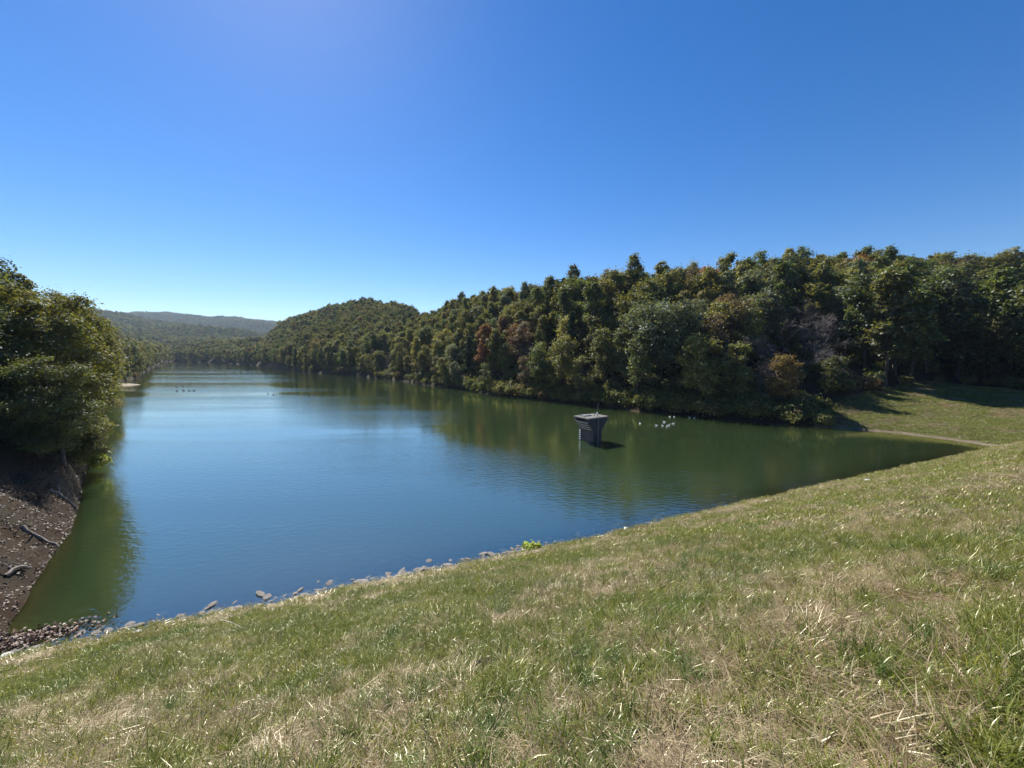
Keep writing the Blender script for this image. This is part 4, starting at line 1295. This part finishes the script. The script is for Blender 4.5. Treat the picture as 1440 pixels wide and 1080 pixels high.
near_p += [blades(rg, 40, .15, .05, .15, .008, 1.7, mat=MAT_GREEN) for _ in range(3)]
MAT_LUSH = grass_material('lush_grass', [(.0, (.028, .055, .012)), (.4, (.08, .13, .024)), (.75, (.17, .23, .05)), (1, (.36, .38, .14))], .36, .05)
near_p += [blades(rg, 120, .15, .12, .30, .009, 1.9, mat=MAT_LUSH) for _ in range(3)]   # 15-17 lush tufts
# 12-14 low green
far_p = [blades(rg, 60, .34, .10, .22, .016, 1.4, segs=2, mat=MAT_GREEN) for _ in range(3)]
far_p += [blades(rg, 60, .34, .07, .19, .014, 1.2, segs=2, mat=MAT_STRAW) for _ in range(3)]
far_p += [blades(rg, 60, .40, .10, .24, .014, .5, lie=.9, segs=2, mat=MAT_STRAW) for _ in range(2)]

def greenness(X, Y):
    """patches of living grass; along the slope the mower left bands"""
    p = DAM_N[0] * X + DAM_N[1] * Y; s = DAM_N[1] * X - DAM_N[0] * Y
    q = dam_w(X, Y) - p
    g = fbm(X / 1.7, Y / 1.7, 51, 3) * .45 + fbm(s / 9, p / 1.5, 55, 2) * .30 + fbm(X / .42, Y / .42, 57, 2) * .25
    w = fbm(s / 6, p / 6, 59, 2) * 2.4 - 1.2
    band = np.interp(q + w, [0, .8, 1.4, 3.2, 4.4, 8.5, 10.5, 14], [.12, .10, -.05, -.06, .06, .06, -.01, 0.0])
    return g + band
def grass_pts(r0, r1, n, lo=-59, hi=58):
    a = np.radians(rg.uniform(lo, hi, n)); r = np.sqrt(rg.uniform(r0**2, r1**2, n))
    X, Y = r * np.sin(a), r * np.cos(a)
    k = is_dam(X, Y); X, Y = X[k], Y[k]
    Z = ground_z(X, Y)
    pp = DAM_N[0] * X + DAM_N[1] * Y
    k = (Z > .10 + .12 * fbm(X / .6, Y / .6, 61, 2)) & (pp < dam_w(X, Y) + .3)
    return X[k], Y[k], Z[k]
def rots(n, tilt=.22):
    R = rg.normal(0, tilt, (n, 3)); R[:, 2] = rg.uniform(0, 6.28, n); return R
X, Y, Z = grass_pts(.5, 13, 56000, -125, 125)
g = greenness(X, Y) + rg.normal(0, .13, len(X))
ind = np.where(g > .548, rg.integers(0, 5, len(X)), np.where(g > .48, rg.integers(12, 15, len(X)), np.where(g > .425, rg.integers(5, 8, len(X)), rg.integers(8, 12, len(X)))))
scl = rg.uniform(.6, 1.15, len(X)) * (.62 + .8 * fbm(X / .5, Y / .5, 63, 2))
LX, LY, LZ = grass_pts(1.2, 15, 11000, -125, 125)
k = fbm(LX / 1.1, LY / 1.1, 101, 2) + rg.normal(0, .05, len(LX)) > .585
LX, LY, LZ = LX[k], LY[k], LZ[k]
X, Y, Z = np.concatenate([X, LX]), np.concatenate([Y, LY]), np.concatenate([Z, LZ])
ind = np.concatenate([ind, rg.integers(15, 18, len(LX))]); scl = np.concatenate([scl, rg.uniform(.45, .95, len(LX))])
scatter('grass', np.column_stack([X, Y, Z]), rots(len(X)), scl, ind, proto_coll('grass_tuft', near_p))
X, Y, Z = grass_pts(12.4, 66, 82000, -78, 82)
g = greenness(X, Y) + rg.normal(0, .12, len(X))
ind = np.where(g > .49, rg.integers(0, 3, len(X)), np.where(g > .42, rg.integers(3, 6, len(X)), rg.integers(6, 8, len(X))))
scatter('far_grass', np.column_stack([X, Y, Z]), rots(len(X), .15), rg.uniform(.55, 1.05, len(X)) * (.6 + .8 * fbm(X / 1.1, Y / 1.1, 65, 2)), ind, proto_coll('grass_patch', far_p))
# the mown abutment
n = 30000
a = np.radians(rg.uniform(38.5, 58, n)); r = np.sqrt(rg.uniform(58**2, 130**2, n))
X, Y = r * np.sin(a), r * np.cos(a)
_, d = zfan(X, Y)
k = (d > .25 + .7 * fbm(X / .9, Y / .9, 68, 2)) & (d < lawn_edge(np.degrees(a)) + 2) & ~is_dam(X, Y)
X, Y = X[k], Y[k]; Z = ground_z(X, Y)
g = fbm(X / 3, Y / 1.4, 58, 3) + rg.normal(0, .06, len(X))
ind = np.where(g > .43, rg.integers(0, 3, len(X)), rg.integers(3, 8, len(X)))
scatter('lawn_grass', np.column_stack([X, Y, Z]), rots(len(X), .15), rg.uniform(.7, 1.2, len(X)), ind, proto_coll('lawn_patch', far_p))
# clod of dark dead turf in the foreground
q = hit(700, 938)
root = empty('turf_clod', tuple(q), 'dark clump of dead turf lying in the foreground grass', 'turf clod')
MAT_SOIL = plain_material('dark_soil', [(.3, (.018, .014, .010)), (.8, (.06, .045, .032))], 8, .95, .7)
o = link('soil', rock_mesh('soil', 590, MAT_SOIL, .22), root); o.scale = (.34, .2, .26); o.location = (0, 0, .03)
rg2 = np.random.default_rng(95)
o = link('roots', blades(rg2, 60, .16, .08, .24, .004, .8, lie=.6, mat=MAT_SOIL, name='roots'), root); o.location = (0, 0, .05)
